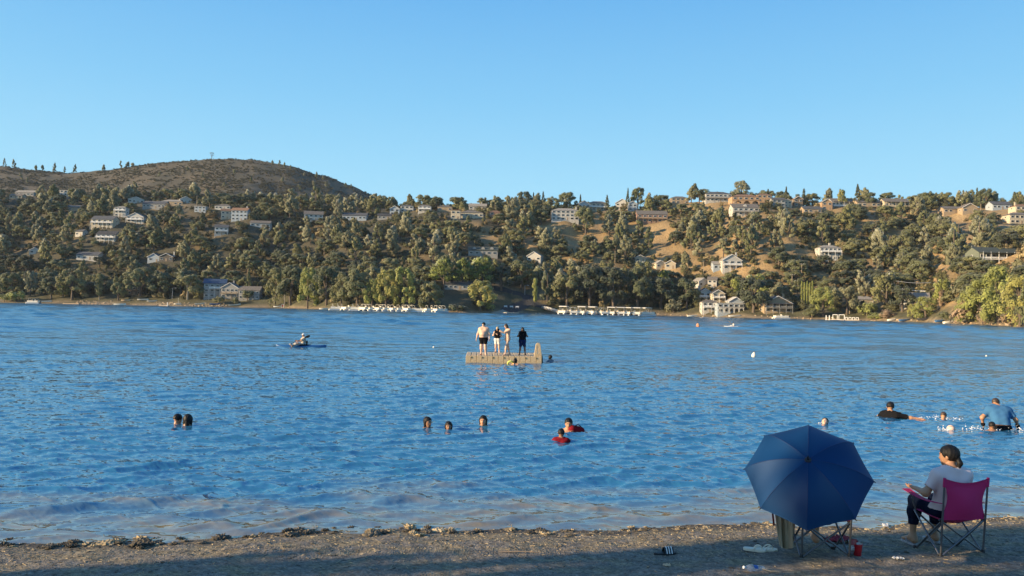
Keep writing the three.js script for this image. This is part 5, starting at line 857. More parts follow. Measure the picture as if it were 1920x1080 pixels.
const canopyGeo = (() => { const s = new THREE.Shape(); s.moveTo(-1.3, 0); s.quadraticCurveTo(0, 0.28, 1.3, 0); s.lineTo(1.3, -0.16); s.lineTo(1.22, -0.16); s.quadraticCurveTo(0, 0.2, -1.22, -0.16); s.lineTo(-1.3, -0.16); const g = new THREE.ExtrudeGeometry(s, { depth: 2.5, bevelEnabled: false, curveSegments: 8 }); g.translate(0, 2.55, -1.25); return g; })();
const frameGeo = (() => { const l = []; for (const z of [-1.15, 1.15]) for (const [a, b] of [[-1.25, -0.35], [1.25, 0.35], [0, 0]]) l.push(rod(V(b, 0.7, z), V(a, 2.5, z), 0.03, 0.03, 6)); return merge(l); })();
const archGeo = (() => { const l = []; for (const x of [-1.6, 0.2, 1.6]) l.push(tube([V(x, 0.7, -1.1), V(x - 0.2, 2.1, -0.9), V(x - 0.25, 2.3, 0), V(x - 0.2, 2.1, 0.9), V(x, 0.7, 1.1)], 0.035, 14, 6)); return merge(l); })();
const offShore = (px, out) => { const u = (px - 960) / F, d = shoreD(u) - out; return V(u * d, 0, -d); };
function pontoon(px, py, turn, top, label, group, s = 1, out = 9) {
  const p = offShore(px, out), t = thing('pontoon_boat', label, 'boat', V(p.x, 0.02, p.z), turn, group); t.scale.setScalar(s);
  for (const z of [-0.85, 0.85]) { const m = part(t, 'pontoon', tubeGeo, alu); m.position.set(0, 0.18, z); }
  part(t, 'deck', bx(5.9, 0.16, 2.5, 0, 0.56, 0), boatWhite); part(t, 'railing', railGeo, boatWhite);
  for (const [x, z] of [[-1.6, 0.7], [-1.6, -0.7], [1.7, 0.7]]) part(t, 'seat', merge([bx(1.3, 0.42, 0.6, x, 0.86, z), bx(1.3, 0.45, 0.16, x, 1.2, z + Math.sign(z) * 0.26)]), seatTan);
  part(t, 'console', merge([bx(0.5, 0.85, 0.6, 0.5, 1.06, -0.55), bx(0.05, 0.4, 0.55, 0.28, 1.62, -0.55, 0, 0, 0.3)]), boatWhite); part(t, 'outboard_motor', merge([bx(0.4, 0.5, 0.35, 3.15, 0.95, 0), bx(0.18, 0.9, 0.14, 3.15, 0.35, 0)]), boatDark);
  if (top === 'canopy') { part(t, 'canopy', canopyGeo, canvasTop); part(t, 'canopy_frame', frameGeo, alu); } else if (top === 'arch') part(t, 'arch_frame', archGeo, boatWhite);
  return shade(t);
}
const docked = 'pontoon boats docked by the willows', moored = 'canopied boats moored by the gangway';
const nth = ['first', 'second', 'third', 'fourth', 'fifth', 'sixth', 'seventh', 'eighth', 'ninth', 'tenth', 'eleventh', 'twelfth', 'thirteenth'];
[[634, 581.3, 0.12], [655, 580.6, 0.9], [672, 582.2, 0.05], [688, 580.5, 1.1], [701, 581, 0.8], [715, 581.4, 1.0], [729, 581.6, 0.7], [742, 582, 0.9], [756, 582.4, 0.6], [769, 582.6, 1.0], [787, 584, 0.1], [810, 583.6, 0.5], [826, 584.5, 0.8]].forEach(([px, py, a], i) => pontoon(px, py, a, i % 3 === 1 ? null : 'arch', `${nth[i]} from the left of the boats docked below the willows`, docked, 1.5));
[[1058, 589.8, 1.2], [1074, 590.3, 1.7], [1092, 590.5, 1.3], [1112, 590.7, 1.1], [1130, 591.2, 1.8], [1147, 591.5, 1.35], [1163, 592, 1.6], [1178, 592.2, 1.2], [1194, 592.4, 1.4], [1213, 592.6, 0.4]].forEach(([px, py, a], i) => pontoon(px, py, a, i === 1 || i === 4 ? 'arch' : 'canopy', `${nth[i]} from the left of the canopied boats by the gangway`, moored, 1.75));
pontoon(1465, 599.6, 0.1, null, 'low pale pontoon boat moored off the dark shore right of the arcade', null, 1.4);
pontoon(64, 568.6, 0.05, 'arch', 'orange-lit pontoon boat at the left shore', null, 1.4);
function skiff(px, py, turn, mat, label, L = 4.6, o = {}) { // open boat drawn up on the sand
  const p = o.float ? offShore(px, 5) : landAt(px, py), t = thing('small_boat', label, 'boat', V(p.x, (o.float ? 0.05 : p.y) + 0.25, p.z), turn, 'small boats along the far shore'); t.rotation.z = o.tilt ?? 0; t.scale.setScalar(1.35);
  const pos = [], idx = [], n = 16; for (let i = 0; i <= n; i++) { const u = i / n, w = 0.85 * Math.pow(Math.sin(Math.PI * Math.min(1, 0.18 + u * 0.85)), 0.7) * (u > 0.98 ? 0.05 : 1), y = 0.45 + 0.25 * u * u; for (const [a, b] of [[-w, y], [-w * 0.75, -0.05], [0, -0.25 + 0.3 * Math.pow(u, 4)], [w * 0.75, -0.05], [w, y], [w * 0.86, y - 0.02], [0, 0.05 + 0.3 * u * u * u], [-w * 0.86, y - 0.02]]) pos.push((u - 0.5) * L, b, a); }
  for (let i = 0; i < n; i++) for (let k = 0; k < 8; k++) { const a = i * 8 + k, b = i * 8 + (k + 1) % 8; idx.push(a, b, a + 8, b, b + 8, a + 8); }
  for (const e of [0, n * 8]) for (let k = 1; k < 7; k++) idx.push(e, e + k, e + k + 1);
  const g = new THREE.BufferGeometry(); g.setAttribute('position', new THREE.Float32BufferAttribute(pos, 3)); g.setIndex(idx); g.computeVertexNormals(); part(t, 'hull', toCreasedNormals(g, 0.6), mat);
  for (const x of [-0.8, 0.5]) part(t, 'thwart', bx(0.3, 0.05, 1.3, x, 0.3, 0), timber);
  if (o.screen) part(t, 'windscreen', bx(0.05, 0.35, 1.2, 0.3, 0.72, 0, 0, 0, 0.5), glassPane);
  if (o.mast) part(t, 'mast', rod(V(0.3, 0.1, 0), V(0.2, o.mast, 0), 0.05, 0.03, 6), trimWhite);
  return shade(t);
}
for (const a of [[82, 566.5, 0.25, boatWhite, 'white boat with raised bow drawn up by the orange-lit pontoon', 7, { screen: 1 }], [226, 570.8, 0.05, boatWhite, 'long flat white boat at the waterline of the left shore', 5.5, { float: 1 }], [236, 564.5, 0.1, seatTan, 'tan boat on the sand behind the flat white boat', 4], [268, 563, 0.2, boatWhite, 'covered boat on the sand below the dark cabin', 5, { screen: 1 }], [285, 566, 0.3, boatWhite, 'pale blue-shaded boat on the left sand', 4.4], [333, 571.5, 0.15, boatWhite, 'small boat with a pole at the left shore', 3.2, { mast: 3.2 }], [375, 571, 0.4, boatWhite, 'white runabout below the blue-roofed house', 5, { screen: 1, tilt: 0.05 }], [404, 571.5, 0.3, boatBlue, 'blue and white runabout below the gable house', 5, { screen: 1 }], [440, 573, 0.35, boatWhite, 'slim white boat with raised stern left of the sandy ramp', 5.4, { tilt: 0.08 }], [522, 576.5, 0.05, boatWhite, 'flat pale boat below the palm', 4.4], [608, 579.5, 0.1, boatWhite, 'small white boat left of the docked pontoons', 3.6, { float: 1 }], [1378, 594.3, 0.05, boatWhite, 'thin white boat on the dark shore below the arcade', 4.8], [1298, 594, 0.1, boatWhite, 'small pale boat on the dark shore below the white cottage', 4.2], [1672, 602, 0.1, boatWhite, 'small white boat on the right sand', 2.8], [1696, 602.5, 0.1, boatBlue, 'pale blue boat right of the small white boat', 3.6], [1735, 600.5, -0.2, boatDark, 'dark covered boat beneath the mast on the right sand', 4.6], [1766, 604, 0.1, boatBlue, 'pale blue boat near the wooden chairs', 4], [1780, 607, 0.1, boatWhite, 'white boat at the water left of the pinkish brush', 3.4]]) skiff(...a);
// gangway, docks and the boat ramp
{
  const a = landAt(1018, 579), b = offShore(1050, 7), t = thing('gangway', 'white railed gangway down to the canopied boats', 'gangway', V(0, 0, 0)); b.y = 0.7; a.y += 0.4;
  const d = b.clone().sub(a), L = d.length(), yaw = Math.atan2(-d.z, d.x), pitch = Math.asin(d.y / L), m = (g) => { g.rotateZ(pitch); g.rotateY(yaw); g.translate((a.x + b.x) / 2, (a.y + b.y) / 2, (a.z + b.z) / 2); return g; };
  part(t, 'walkway', m(bx(L, 0.15, 1.4)), timber); for (const z of [-0.7, 0.7]) part(t, 'handrail', m(merge([bx(L, 0.12, 0.1, 0, 1.25, z), bx(L, 0.1, 0.08, 0, 0.7, z), ...[0, 1, 2, 3, 4, 5].map((i) => bx(0.12, 1.2, 0.1, (i / 5 - 0.5) * (L - 0.2), 0.62, z))])), trimWhite); shade(t);
}
function dock(x0, x1, py, w, label, o = {}) { // planked floating dock seen along the shore
  const a = offShore(x0, o.out ?? 6), b = offShore(x1, o.out ?? 6), t = thing('dock', label, 'dock', V(0, 0, 0), 0, 'docks along the far shore'), d = b.clone().sub(a), L = d.length(), yaw = Math.atan2(-d.z, d.x), mv = (g) => { g.rotateY(yaw); g.translate((a.x + b.x) / 2, 0, (a.z + b.z) / 2); return g; }, n = Math.max(4, Math.round(L / 0.9));
  for (let i = 0; i < n; i++) part(t, 'plank', mv(bx(L / n - 0.05, 0.12, w, (i + 0.5) / n * L - L / 2, 0.46 + (i % 3) * 0.01, 0)), o.mat || boatWhite); part(t, 'float_beam', mv(bx(L, 0.36, w * 0.9, 0, 0.2, 0)), timber);
  for (const f of o.posts || []) part(t, 'post', mv(bx(0.3, 3.0, 0.3, (f - 0.5) * L, 0.9, w / 2 + 0.1)), trimWhite);
  for (const [f, ww, hh] of o.frames || []) part(t, 'frame', mv(merge([bx(ww, 0.2, 0.16, (f - 0.5) * L, 0.6 + hh, 0), bx(0.2, hh, 0.16, (f - 0.5) * L - ww / 2 + 0.1, 0.55 + hh / 2, 0), bx(0.2, hh, 0.16, (f - 0.5) * L + ww / 2 - 0.1, 0.55 + hh / 2, 0)])), trimWhite); shade(t);
}
dock(1549, 1584, 597.5, 2.2, 'low dock with white posts and frames on the right shore', { posts: [0.05, 0.22], frames: [[0.5, 2.2, 2.2], [0.85, 2.6, 2.2]] });
dock(1585, 1612, 596.8, 1.6, 'row of small white chairs and posts on a dock on the right shore', { frames: [[0.1, 1.2, 1], [0.35, 1.2, 1], [0.6, 1.2, 1], [0.85, 1.2, 1]] });
dock(948, 971, 587.2, 3.0, 'wide pale dock beside the boat ramp', {}); dock(1050, 1222, 592.6, 1.8, 'long low dock behind the canopied boats', {}); dock(622, 836, 582.0, 2, 'long low dock behind the docked pontoon boats', {});
dock(120, 150, 567.4, 1.4, 'long pale dock along the left sand', { mat: seatTan }); dock(300, 318, 570, 1.2, 'small dock at the left shore below the cabin', { posts: [0.9] });
function ribbon(name, pts, w, mat, lift = 0.12) { const c = new THREE.CatmullRomCurve3(pts), n = 60, pos = [], uv = [], idx = []; for (let i = 0; i <= n; i++) { const p = c.getPoint(i / n), t = c.getTangent(i / n), s = V(-t.z, 0, t.x).normalize(); for (let k = 0; k <= 4; k++) { const q = p.clone().addScaledVector(s, (k / 4 - 0.5) * w); pos.push(q.x, farLand(q.x, q.z) + lift, q.z); uv.push(q.x / 6, q.z / 6); if (i && k) { const a = i * 5 + k; idx.push(a, a - 1, a - 5, a - 1, a - 6, a - 5); } } } const g = new THREE.BufferGeometry(); g.setAttribute('position', new THREE.Float32BufferAttribute(pos, 3)); g.setAttribute('uv', new THREE.Float32BufferAttribute(uv, 2)); g.setIndex(idx); g.computeVertexNormals(); if (g.attributes.normal.getY(10) < 0) { idx.reverse(); g.setIndex(idx); g.computeVertexNormals(); } return structure(name, g, mat); }
ribbon('park_road', [landAt(925, 541), landAt(955, 546), landAt(985, 556), landAt(992, 566), landAt(970, 575), landAt(955, 583), landAt(950, 587)], 8, asphalt);
ribbon('ramp_road', [landAt(985, 564), landAt(1005, 571), landAt(1028, 577)], 7, asphalt, 0.16);
ribbon('hill_road', [landAt(1822, 470), landAt(1812, 485), landAt(1806, 500), landAt(1815, 512)], 7, asphalt);
ribbon('boat_ramp', [landAt(948, 583.5), landAt(938, 586), landAt(926, 588)], 4, concrete, 0.2);
function pole(px, yt, yb, kind, label) {
  const p = landAt(px, yb), m = -p.z / F, h = (yb - yt) * m, t = thing(kind === 'lamp' ? 'street_lamp' : 'utility_pole', label, kind === 'lamp' ? 'street lamp' : 'pole', V(p.x, p.y, p.z), 0.2, kind === 'lamp' ? 'street lamps on the far shore' : 'poles on the far shore'), mt = kind === 'lamp' ? steel : woodPole;
  part(t, 'shaft', rod(V(0, -0.5, 0), V(0, h, 0), 0.24, 0.17, 8), mt);
  if (kind === 'lamp') { part(t, 'arm', rod(V(0, h, 0), V(1.6, h + 0.1, 0), 0.1, 0.08, 6), mt); part(t, 'lamp_head', bx(1.0, 0.2, 0.4, 1.9, h + 0.05, 0), trimWhite); } else if (kind === 'pole') { part(t, 'crossarm', bx(2.8, 0.22, 0.2, 0, h - 0.5, 0.14), mt); for (const x of [-1.2, 0, 1.2]) part(t, 'insulator', new THREE.CylinderGeometry(0.08, 0.1, 0.25, 8).translate(x, h - 0.27, 0.14), trimWhite); } return shade(t);
}
for (const a of [[1503, 494, 532, 'pole', 'tall utility pole above the cypress row'], [1485, 514, 545, 'pole', 'utility pole with crossarm left of the cypress row'], [1319, 489, 515, 'plain', 'pole left of the big white steep-roofed house'], [1052, 370, 394, 'plain', 'pole behind the big white terrace house'], [1839, 382, 401, 'plain', 'pole right of the brown gabled house'], [1153, 470, 500, 'plain', 'lone pole with a leafy top on the middle slope'], [984, 535, 553, 'lamp', 'lamp on the bend of the park road'], [323, 540, 560, 'lamp', 'white-topped lamp left of the spreading tree'], [1822, 461, 480, 'lamp', 'lamp by the hill road on the right slope'], [1593, 558, 588, 'plain', 'leaning pole at the brownish bare tree'], [1722, 567, 600, 'plain', 'bare mast standing on the right sand'], [369, 366, 386, 'plain', 'pole on the upper left slope above the pale blue flat house'], [320, 362, 380, 'plain', 'pole on the upper left slope by the long roofs'], [45, 512, 540, 'plain', 'pole in the trees at the far left']]) pole(...a);
{ // power line seen against the dark trees on the right
  const a = atDepth(1680, 527, 372), b = atDepth(1745, 530, 366), t = thing('power_line', 'pair of power lines crossing the dark trees on the right shore', 'cable', V(0, 0, 0)); part(t, 'cable', tube([a, a.clone().lerp(b, 0.5).add(V(0, -0.5, 0)), b], 0.13, 20, 6), steel); const c = atDepth(1687, 541, 370), d = atDepth(1735, 546, 364); part(t, 'cable', tube([c, c.clone().lerp(d, 0.5).add(V(0, -0.3, 0)), d], 0.16, 20, 6), trimWhite); shade(t);
}
{ // flat-topped lone tree on the crest of the back hill
  let p = null; for (let y = 294; !p; y += 1) p = onHeight(397, y, backLand, 900, 1700, 500); const m = -p.z / F, h = 13.5 * m, t = thing('crest_tree', 'lone flat-topped bare tree on the crest of the back hill', 'tree', V(p.x, p.y - 0.3, p.z));
  part(t, 'trunk', merge([rod(V(0, -1, 0), V(0, h * 0.45, 0), 0.5, 0.38, 7), ...[[-2.6, 0.2], [-1, -0.6], [0.9, 0.5], [2.3, -0.3]].map(([x, z]) => rod(V(0, h * 0.4, 0), V(x, h * 0.9, z), 0.26, 0.12, 5)), rod(V(3.6, 0, 0), V(2.0, 2.6, 0), 0.3, 0.2, 5)]), bark);
  part(t, 'crown', crownGeo([[-2.4, h * 0.92, 0, 1.2, 0.5], [-0.9, h * 0.95, 0.4, 1.3, 0.55], [0.8, h * 0.95, -0.4, 1.2, 0.5], [2.4, h * 0.9, 0, 1.0, 0.5], [2.9, h * 0.62, 0, 0.6, 0.4]], 70, 0.35, rng(8), { cy: h * 0.8 }), LEAF.dusty); shade(t);
}
{ // tall palm on the shore
  const p = landAt(533, 577), m = -p.z / F, h = 58 * m, t = thing('palm_tree', 'tall thin palm rising from the left shore', 'tree', p, 0); part(t, 'trunk', merge([rod(V(0, -0.3, 0), V(0.1, h * 0.5, 0), 0.32, 0.26, 8), rod(V(0.1, h * 0.5, 0), V(0.05, h * 0.88, 0), 0.26, 0.2, 8)]), paleBark);
  const l = [], r = rng(4); for (let i = 0; i < 22; i++) { const a = i * 2.4, e = 0.9 - i * 0.09, q = 2.4 + r(); const pts = [0, 0.35, 0.7, 1].map((u) => V(Math.cos(a) * q * u * Math.cos(e * 0.6), h * 0.88 + Math.sin(e) * q * u - 1.6 * u * u, Math.sin(a) * q * u * Math.cos(e * 0.6))); for (let k = 0; k < 14; k++) { const u = k / 13, c = new THREE.CatmullRomCurve3(pts).getPoint(u); for (const s of [-1, 1]) l.push(bx(0.09, 0.02, 0.7 * (1 - u * 0.6), c.x - Math.sin(a) * s * 0.25, c.y - 0.12, c.z + Math.cos(a) * s * 0.25, -a + s * 0.5, s * 0.4)); } } part(t, 'frond', merge(l), LEAF.golden.clone()); t.children[1].material.vertexColors = false; shade(t);
}
{ // red and white lifeguard-like stand at the foot of the palm
  const p = landAt(530, 577), t = thing('shore_stand', 'small red and white frame at the foot of the palm', 'stand', p, 0.1); part(t, 'frame', merge([bx(0.15, 2.2, 0.15, -0.6, 1.1, 0.9), bx(0.15, 2.2, 0.15, 0.6, 1.1, 0.9), bx(1.4, 0.15, 0.15, 0, 2.2, 0.9), bx(1.4, 0.15, 0.9, 0, 0.3, 0.6)]), trimWhite); part(t, 'panel', bx(1.0, 1.2, 0.1, 0, 1.2, 0.75), std(rgb(0.45, 0.08, 0.04), 0.7)); shade(t);
}
for (const [px, py, label] of [[948, 577, 'white picnic bench nearest the boat ramp'], [959, 577.5, 'middle white picnic bench above the dock'], [970, 578, 'right white picnic bench above the dock']]) { const p = landAt(px, py), t = thing('picnic_bench', label, 'bench', p, 0.1, 'white benches above the dock'); part(t, 'seat', bx(1.9, 0.12, 0.5, 0, 0.5, 0), trimWhite); part(t, 'backrest', bx(1.9, 0.5, 0.1, 0, 0.95, -0.25), trimWhite); for (const x of [-0.8, 0.8]) part(t, 'leg', bx(0.12, 0.5, 0.45, x, 0.22, 0), trimWhite); shade(t); }
// stones tumbled on the left shore
{ const r = rng(17), base = new THREE.IcosahedronGeometry(1, 1), gp = base.attributes.position; for (let i = 0; i < gp.count; i++) { const k = 1 + 0.25 * n3(gp.getX(i) * 1.3, gp.getY(i) * 1.3, gp.getZ(i) * 1.3); gp.setXYZ(i, gp.getX(i) * k, gp.getY(i) * k * 0.7, gp.getZ(i) * k); } base.computeVertexNormals(); const L = [], cols = [], m4 = new THREE.Matrix4(), q = new THREE.Quaternion();
  for (let i = 0; i < 520; i++) { const px = i < 200 ? 145 + r() * 70 : i < 330 ? 290 + r() * 140 : r() * 1920, u = (px - 960) / F, d = shoreD(u) + 1 + r() * (i < 330 ? 9 : 5), x = u * d, s = 0.2 + 0.55 * r() * r(); L.push(m4.clone().compose(V(x, farLand(x, -d) + s * 0.2, -d), q.setFromAxisAngle(V(0, 1, 0), r() * 6), V(s * 1.2, s, s))); const g = 0.7 + 0.5 * r(); cols.push(rgb(0.45 * g, 0.33 * g, 0.21 * g)); }
  const im = new THREE.InstancedMesh(base, std(rgb(1, 1, 1), 0.95), L.length); L.forEach((m, i) => { im.setMatrixAt(i, m); im.setColorAt(i, cols[i]); }); stuff(im, 'shore_stones', 'tan stones strewn along the far shore', 'stones'); }
// ---------------------------------------------------------------- on the near beach: chairs, umbrella, people, litter
const tubeMetal = std(rgb(0.16, 0.165, 0.18), 0.38, { metalness: 0.75 }), magenta = new THREE.MeshPhysicalMaterial({ color: rgb(0.46, 0.012, 0.115), roughness: 0.75, sheen: 0.4, sheenRoughness: 0.5, sheenColor: rgb(0.5, 0.1, 0.2), side: THREE.DoubleSide }), redCloth = new THREE.MeshPhysicalMaterial({ color: rgb(0.22, 0.012, 0.022), roughness: 0.8, side: THREE.DoubleSide }), capBlack = std(rgb(0.02, 0.02, 0.022), 0.6);
function sheet(nu, nv, fn, th = 0.006) { // cloth of some thickness from a surface function
  const pos = [], idx = [], N = (nu + 1) * (nv + 1), e = 1e-3; const P = (u, v) => fn(u, v);
  for (const s of [1, -1]) for (let j = 0; j <= nv; j++) for (let i = 0; i <= nu; i++) { const u = i / nu, v = j / nv, p = P(u, v), a = P(Math.min(1, u + e), v).sub(P(Math.max(0, u - e), v)), b = P(u, Math.min(1, v + e)).sub(P(u, Math.max(0, v - e))), n = a.cross(b).normalize(); pos.push(p.x + n.x * th * s / 2, p.y + n.y * th * s / 2, p.z + n.z * th * s / 2); }
  for (let j = 0; j < nv; j++) for (let i = 0; i < nu; i++) { const a = j * (nu + 1) + i, b = a + 1, c = a + nu + 1, d = c + 1; idx.push(a, b, d, a, d, c, N + a, N + d, N + b, N + a, N + c, N + d); }
  const edge = (a, b) => idx.push(a, N + a, b, b, N + a, N + b); for (let i = 0; i < nu; i++) { edge(i + 1, i); edge(nv * (nu + 1) + i, nv * (nu + 1) + i + 1); } for (let j = 0; j < nv; j++) { edge(j * (nu + 1), (j + 1) * (nu + 1)); edge((j + 1) * (nu + 1) + nu, j * (nu + 1) + nu); }
  const g = new THREE.BufferGeometry(); g.setAttribute('position', new THREE.Float32BufferAttribute(pos, 3)); g.setIndex(idx); g.computeVertexNormals(); return g;
}
function campChair(label, rl, rr, fabric, o = {}) { // rear feet given; +z of the chair points to its back
  const d = rr.clone().sub(rl).setY(0), turn = Math.atan2(-d.z, d.x), a = (o.w ?? 0.54) / 2, b = 0.23, mid = rl.clone().lerp(rr, 0.5), ax = V(Math.cos(turn), 0, -Math.sin(turn)), az = V(Math.sin(turn), 0, Math.cos(turn));
  const c = mid.clone().addScaledVector(az, -b); const t = thing('camp_chair', label, 'chair', c, turn, 'folding camp chairs'), gy = (x, z) => { const w = c.clone().addScaledVector(ax, x).addScaledVector(az, z); return beachY(w.x, w.z) - c.y; };
  const foot = (x, z) => V(x, gy(x, z) + 0.015, z), sh = 0.40, F4 = { rl: [-a, b], rr: [a, b], fl: [-a, -b], fr: [a, -b] }, ft = {}, top = {}; for (const k in F4) { ft[k] = foot(...F4[k]); top[k] = V(F4[k][0] * 0.98, sh, F4[k][1] * 0.98); }
  const R = 0.0115; for (const [p, q] of [['rl', 'rr'], ['rr', 'rl'], ['fl', 'fr'], ['fr', 'fl'], ['rl', 'fl'], ['fl', 'rl'], ['rr', 'fr'], ['fr', 'rr']]) { const m = top[q].clone(), off = p < q ? 0.012 : -0.012; part(t, 'leg', rod(ft[p].clone().add(V(off, 0, off)), m.add(V(off, 0, off)), R, R, 10), tubeMetal); }
  const bt = 0.90, lean = 0.07; const pt = { l: V(-a * 1.02, bt, b + lean), r: V(a * 1.02, bt, b + lean) };
  part(t, 'back_post', rod(ft.rl, pt.l, R, R, 10), tubeMetal); part(t, 'back_post', rod(ft.rr, pt.r, R, R, 10), tubeMetal);
  for (const [k, s] of [['fl', -1], ['fr', 1]]) part(t, 'arm_post', rod(top[k], V(s * (a + 0.05), 0.62, -b - 0.02), R, R, 10), tubeMetal);
  for (const k in ft) part(t, 'foot_cap', new THREE.CylinderGeometry(0.018, 0.024, 0.035, 12).translate(ft[k].x, ft[k].y + 0.004, ft[k].z), capBlack);
  for (const k of ['rl', 'rr']) part(t, 'corner_hub', new THREE.SphereGeometry(0.022, 12, 8).translate(top[k].x, top[k].y, top[k].z), capBlack);
  part(t, 'seat', sheet(16, 16, (u, v) => V(lerp(-a, a, u) * 0.97, sh + 0.01 - (o.sag ?? 0.10) * Math.sin(Math.PI * u) * Math.sin(Math.PI * clamp(v * 0.9 + 0.05)), lerp(-b - 0.02, b, v))), fabric);
  part(t, 'backrest', sheet(20, 20, (u, v) => { const y0 = sh + 0.01, yt = bt - 0.055 * Math.sin(Math.PI * u), y = lerp(y0, yt, v), pinch = 1 - 0.17 * Math.sin(Math.PI * clamp((v - 0.1) / 0.75)) * (v < 0.85 ? 1 : 0), k = (y - y0) / (bt - y0); return V(lerp(-a, a, u) * (v > 0.8 ? lerp(pinch, 1.02, smooth(0.7, 0.95, v)) : pinch), y, b + lean * k + 0.01 + 0.05 * Math.sin(Math.PI * u) * Math.sin(Math.PI * Math.min(1, v + 0.12))); }), fabric);
  for (const s of [-1, 1]) { part(t, 'armrest', sheet(4, 14, (u, v) => V(s * (a + 0.05 * v + lerp(-0.045, 0.045, u) * (0.35 + 0.75 * v)), lerp(0.60, 0.635, v) - 0.035 * Math.sin(Math.PI * v), lerp(b + 0.03, -b - 0.11, v))), fabric); part(t, 'sleeve', rod(V(pt[s < 0 ? 'l' : 'r'].x, bt - 0.10, b + lean * 0.88), V(pt[s < 0 ? 'l' : 'r'].x, bt + 0.005, b + lean * 1.02), 0.017, 0.017, 10), fabric); }
  shade(t); return { t, c, turn, ax, az, a, b };
}
const jm = (j, f) => { for (const k in j) f(j[k]); return j; };
function sitting(h) { // on a sling seat, facing +z, y = 0 at the ground
  const j = stand(h); j.pelvis.set(0, 0.445, 0); j.waist.set(0, 0.57, -0.035); j.chest.set(0, 0.78, -0.05); j.neck.set(0, 0.955, -0.035); j.head.set(0, 1.10, 0.0);
  for (const [s, n] of [[1, 'L'], [-1, 'R']]) { j['sh' + n].set(s * 0.175, 0.885, -0.05); j['el' + n].set(s * 0.26, 0.655, 0.02); j['wr' + n].set(s * 0.25, 0.665, 0.25); j['hip' + n].set(s * 0.09, 0.425, 0.02); j['kn' + n].set(s * 0.14, 0.47, 0.43); j['an' + n].set(s * 0.15, 0.085, 0.45); j['toe' + n].set(s * 0.17, 0.03, 0.61); }
  return j;
}
// the seated woman and her chair
{
  const ch = campChair('magenta folding camp chair at the water under the seated woman', onBeach(1768, 1043), onBeach(1839, 1036), magenta);
  const h = 1.6, j = sitting(h), turn = ch.turn + Math.PI, pos = ch.c.clone();
  j.elL.set(0.30, 0.665, 0.0); j.wrL.set(0.29, 0.675, 0.235); const gy = (v) => { const w = pos.clone().addScaledVector(ch.ax, -v.x).addScaledVector(ch.az, -v.z); return beachY(w.x, w.z) - pos.y; };
  for (const n of ['L', 'R']) { const f = gy(j['an' + n]); j['an' + n].y += f + 0.01; j['toe' + n].y += f + 0.012; }
  const legs = (x, y, z) => { let d = 1e9; for (const n of ['L', 'R']) { const e = V(0, 0, 0).copy(j['kn' + n]).lerp(j['an' + n], 0.62); d = Math.min(d, cap(x, y, z, bone(j['hip' + n], j['kn' + n], 0.13, 0.11)), cap(x, y, z, bone(j['kn' + n], e, 0.11, 0.075))); } return Math.min(d, cap(x, y, z, bone(j.hipL, j.hipR, 0.15, 0.15))); };
  person('seated woman with low ponytail in a pale pink T-shirt', pos, turn, h, j, { skin: 'tan', hair: 'tail', headSize: 0.15, look: [0.05, 0.62, 0], cell: 0.011, build: { fat: 1.0, torso: 1.08 }, handL: V(-0.05, -0.12, 1), spinL: 1.4,
    clothes: [['shirt', 0.012, (x, y, z) => Math.max(0.47 - y, z - 0.20, y < 0.6 ? z - 0.10 : -1), CL.shirt], ['jeans', 0.010, (x, y, z) => Math.max(legs(x, y, z), 0.17 - y), CL.denim]] });
  for (const n of ['R', 'L']) { const p = pos.clone().addScaledVector(ch.ax, -j['an' + n].x).addScaledVector(ch.az, -j['an' + n].z - 0.06); sandal(n === 'L' ? 'grey flip-flop on the left foot of the seated woman' : 'grey flip-flop on the right foot of the seated woman', p, turn + 0.05, std(rgb(0.36, 0.34, 0.33), 0.8), 'flip_flop'); }
}
function soleShape(L, w) { const s = new THREE.Shape(); s.moveTo(0, -L / 2); s.bezierCurveTo(w * 0.42, -L / 2, w * 0.40, -L * 0.2, w * 0.36, 0); s.bezierCurveTo(w * 0.5, L * 0.15, w * 0.55, L * 0.5, 0.02 * w, L / 2); s.bezierCurveTo(-w * 0.5, L * 0.46, -w * 0.5, L * 0.2, -w * 0.38, 0); s.bezierCurveTo(-w * 0.42, -L * 0.2, -w * 0.42, -L / 2, 0, -L / 2); return s; }
function sandal(label, p, turn, mat, kind, o = {}) {
  const y = beachY(p.x, p.z), t = thing(kind, label, 'footwear', V(p.x, y + 0.006, p.z), turn, o.group), g = new THREE.ExtrudeGeometry(soleShape(0.26, 0.1), { depth: 0.022, bevelEnabled: true, bevelSize: 0.004, bevelThickness: 0.004, bevelSegments: 2, curveSegments: 10 }); g.rotateX(Math.PI / 2); g.translate(0, 0.026, 0); g.scale(1, 1, 1);
  part(t, 'sole', g, mat);
  if (kind === 'slide_sandal') { const st = (z0, z1, m, nm, lift = 0) => part(t, nm, sheet(12, 6, (u, v) => V(lerp(-0.052, 0.052, u), 0.024 + (0.062 + lift) * Math.sin(Math.PI * u), lerp(z0, z1, v)), 0.006), m); st(-0.02, 0.09, capBlack, 'strap'); for (let i = 0; i < 3; i++) st(0.0 + i * 0.03, 0.012 + i * 0.03, trimWhite, 'stripe', 0.005); } else for (const s of [-1, 1]) part(t, 'strap', tube([V(s * 0.042, 0.026, -0.02), V(s * 0.036, 0.062, 0.02), V(s * 0.012, 0.06, 0.06), V(0, 0.03, 0.085)], 0.007, 14, 7), o.strap || mat);
  return shade(t);
}
{ const p = onBeach(1247, 1041); sandal('black slide sandal with white stripes lying on the sand', p, 1.75, capBlack, 'slide_sandal'); }
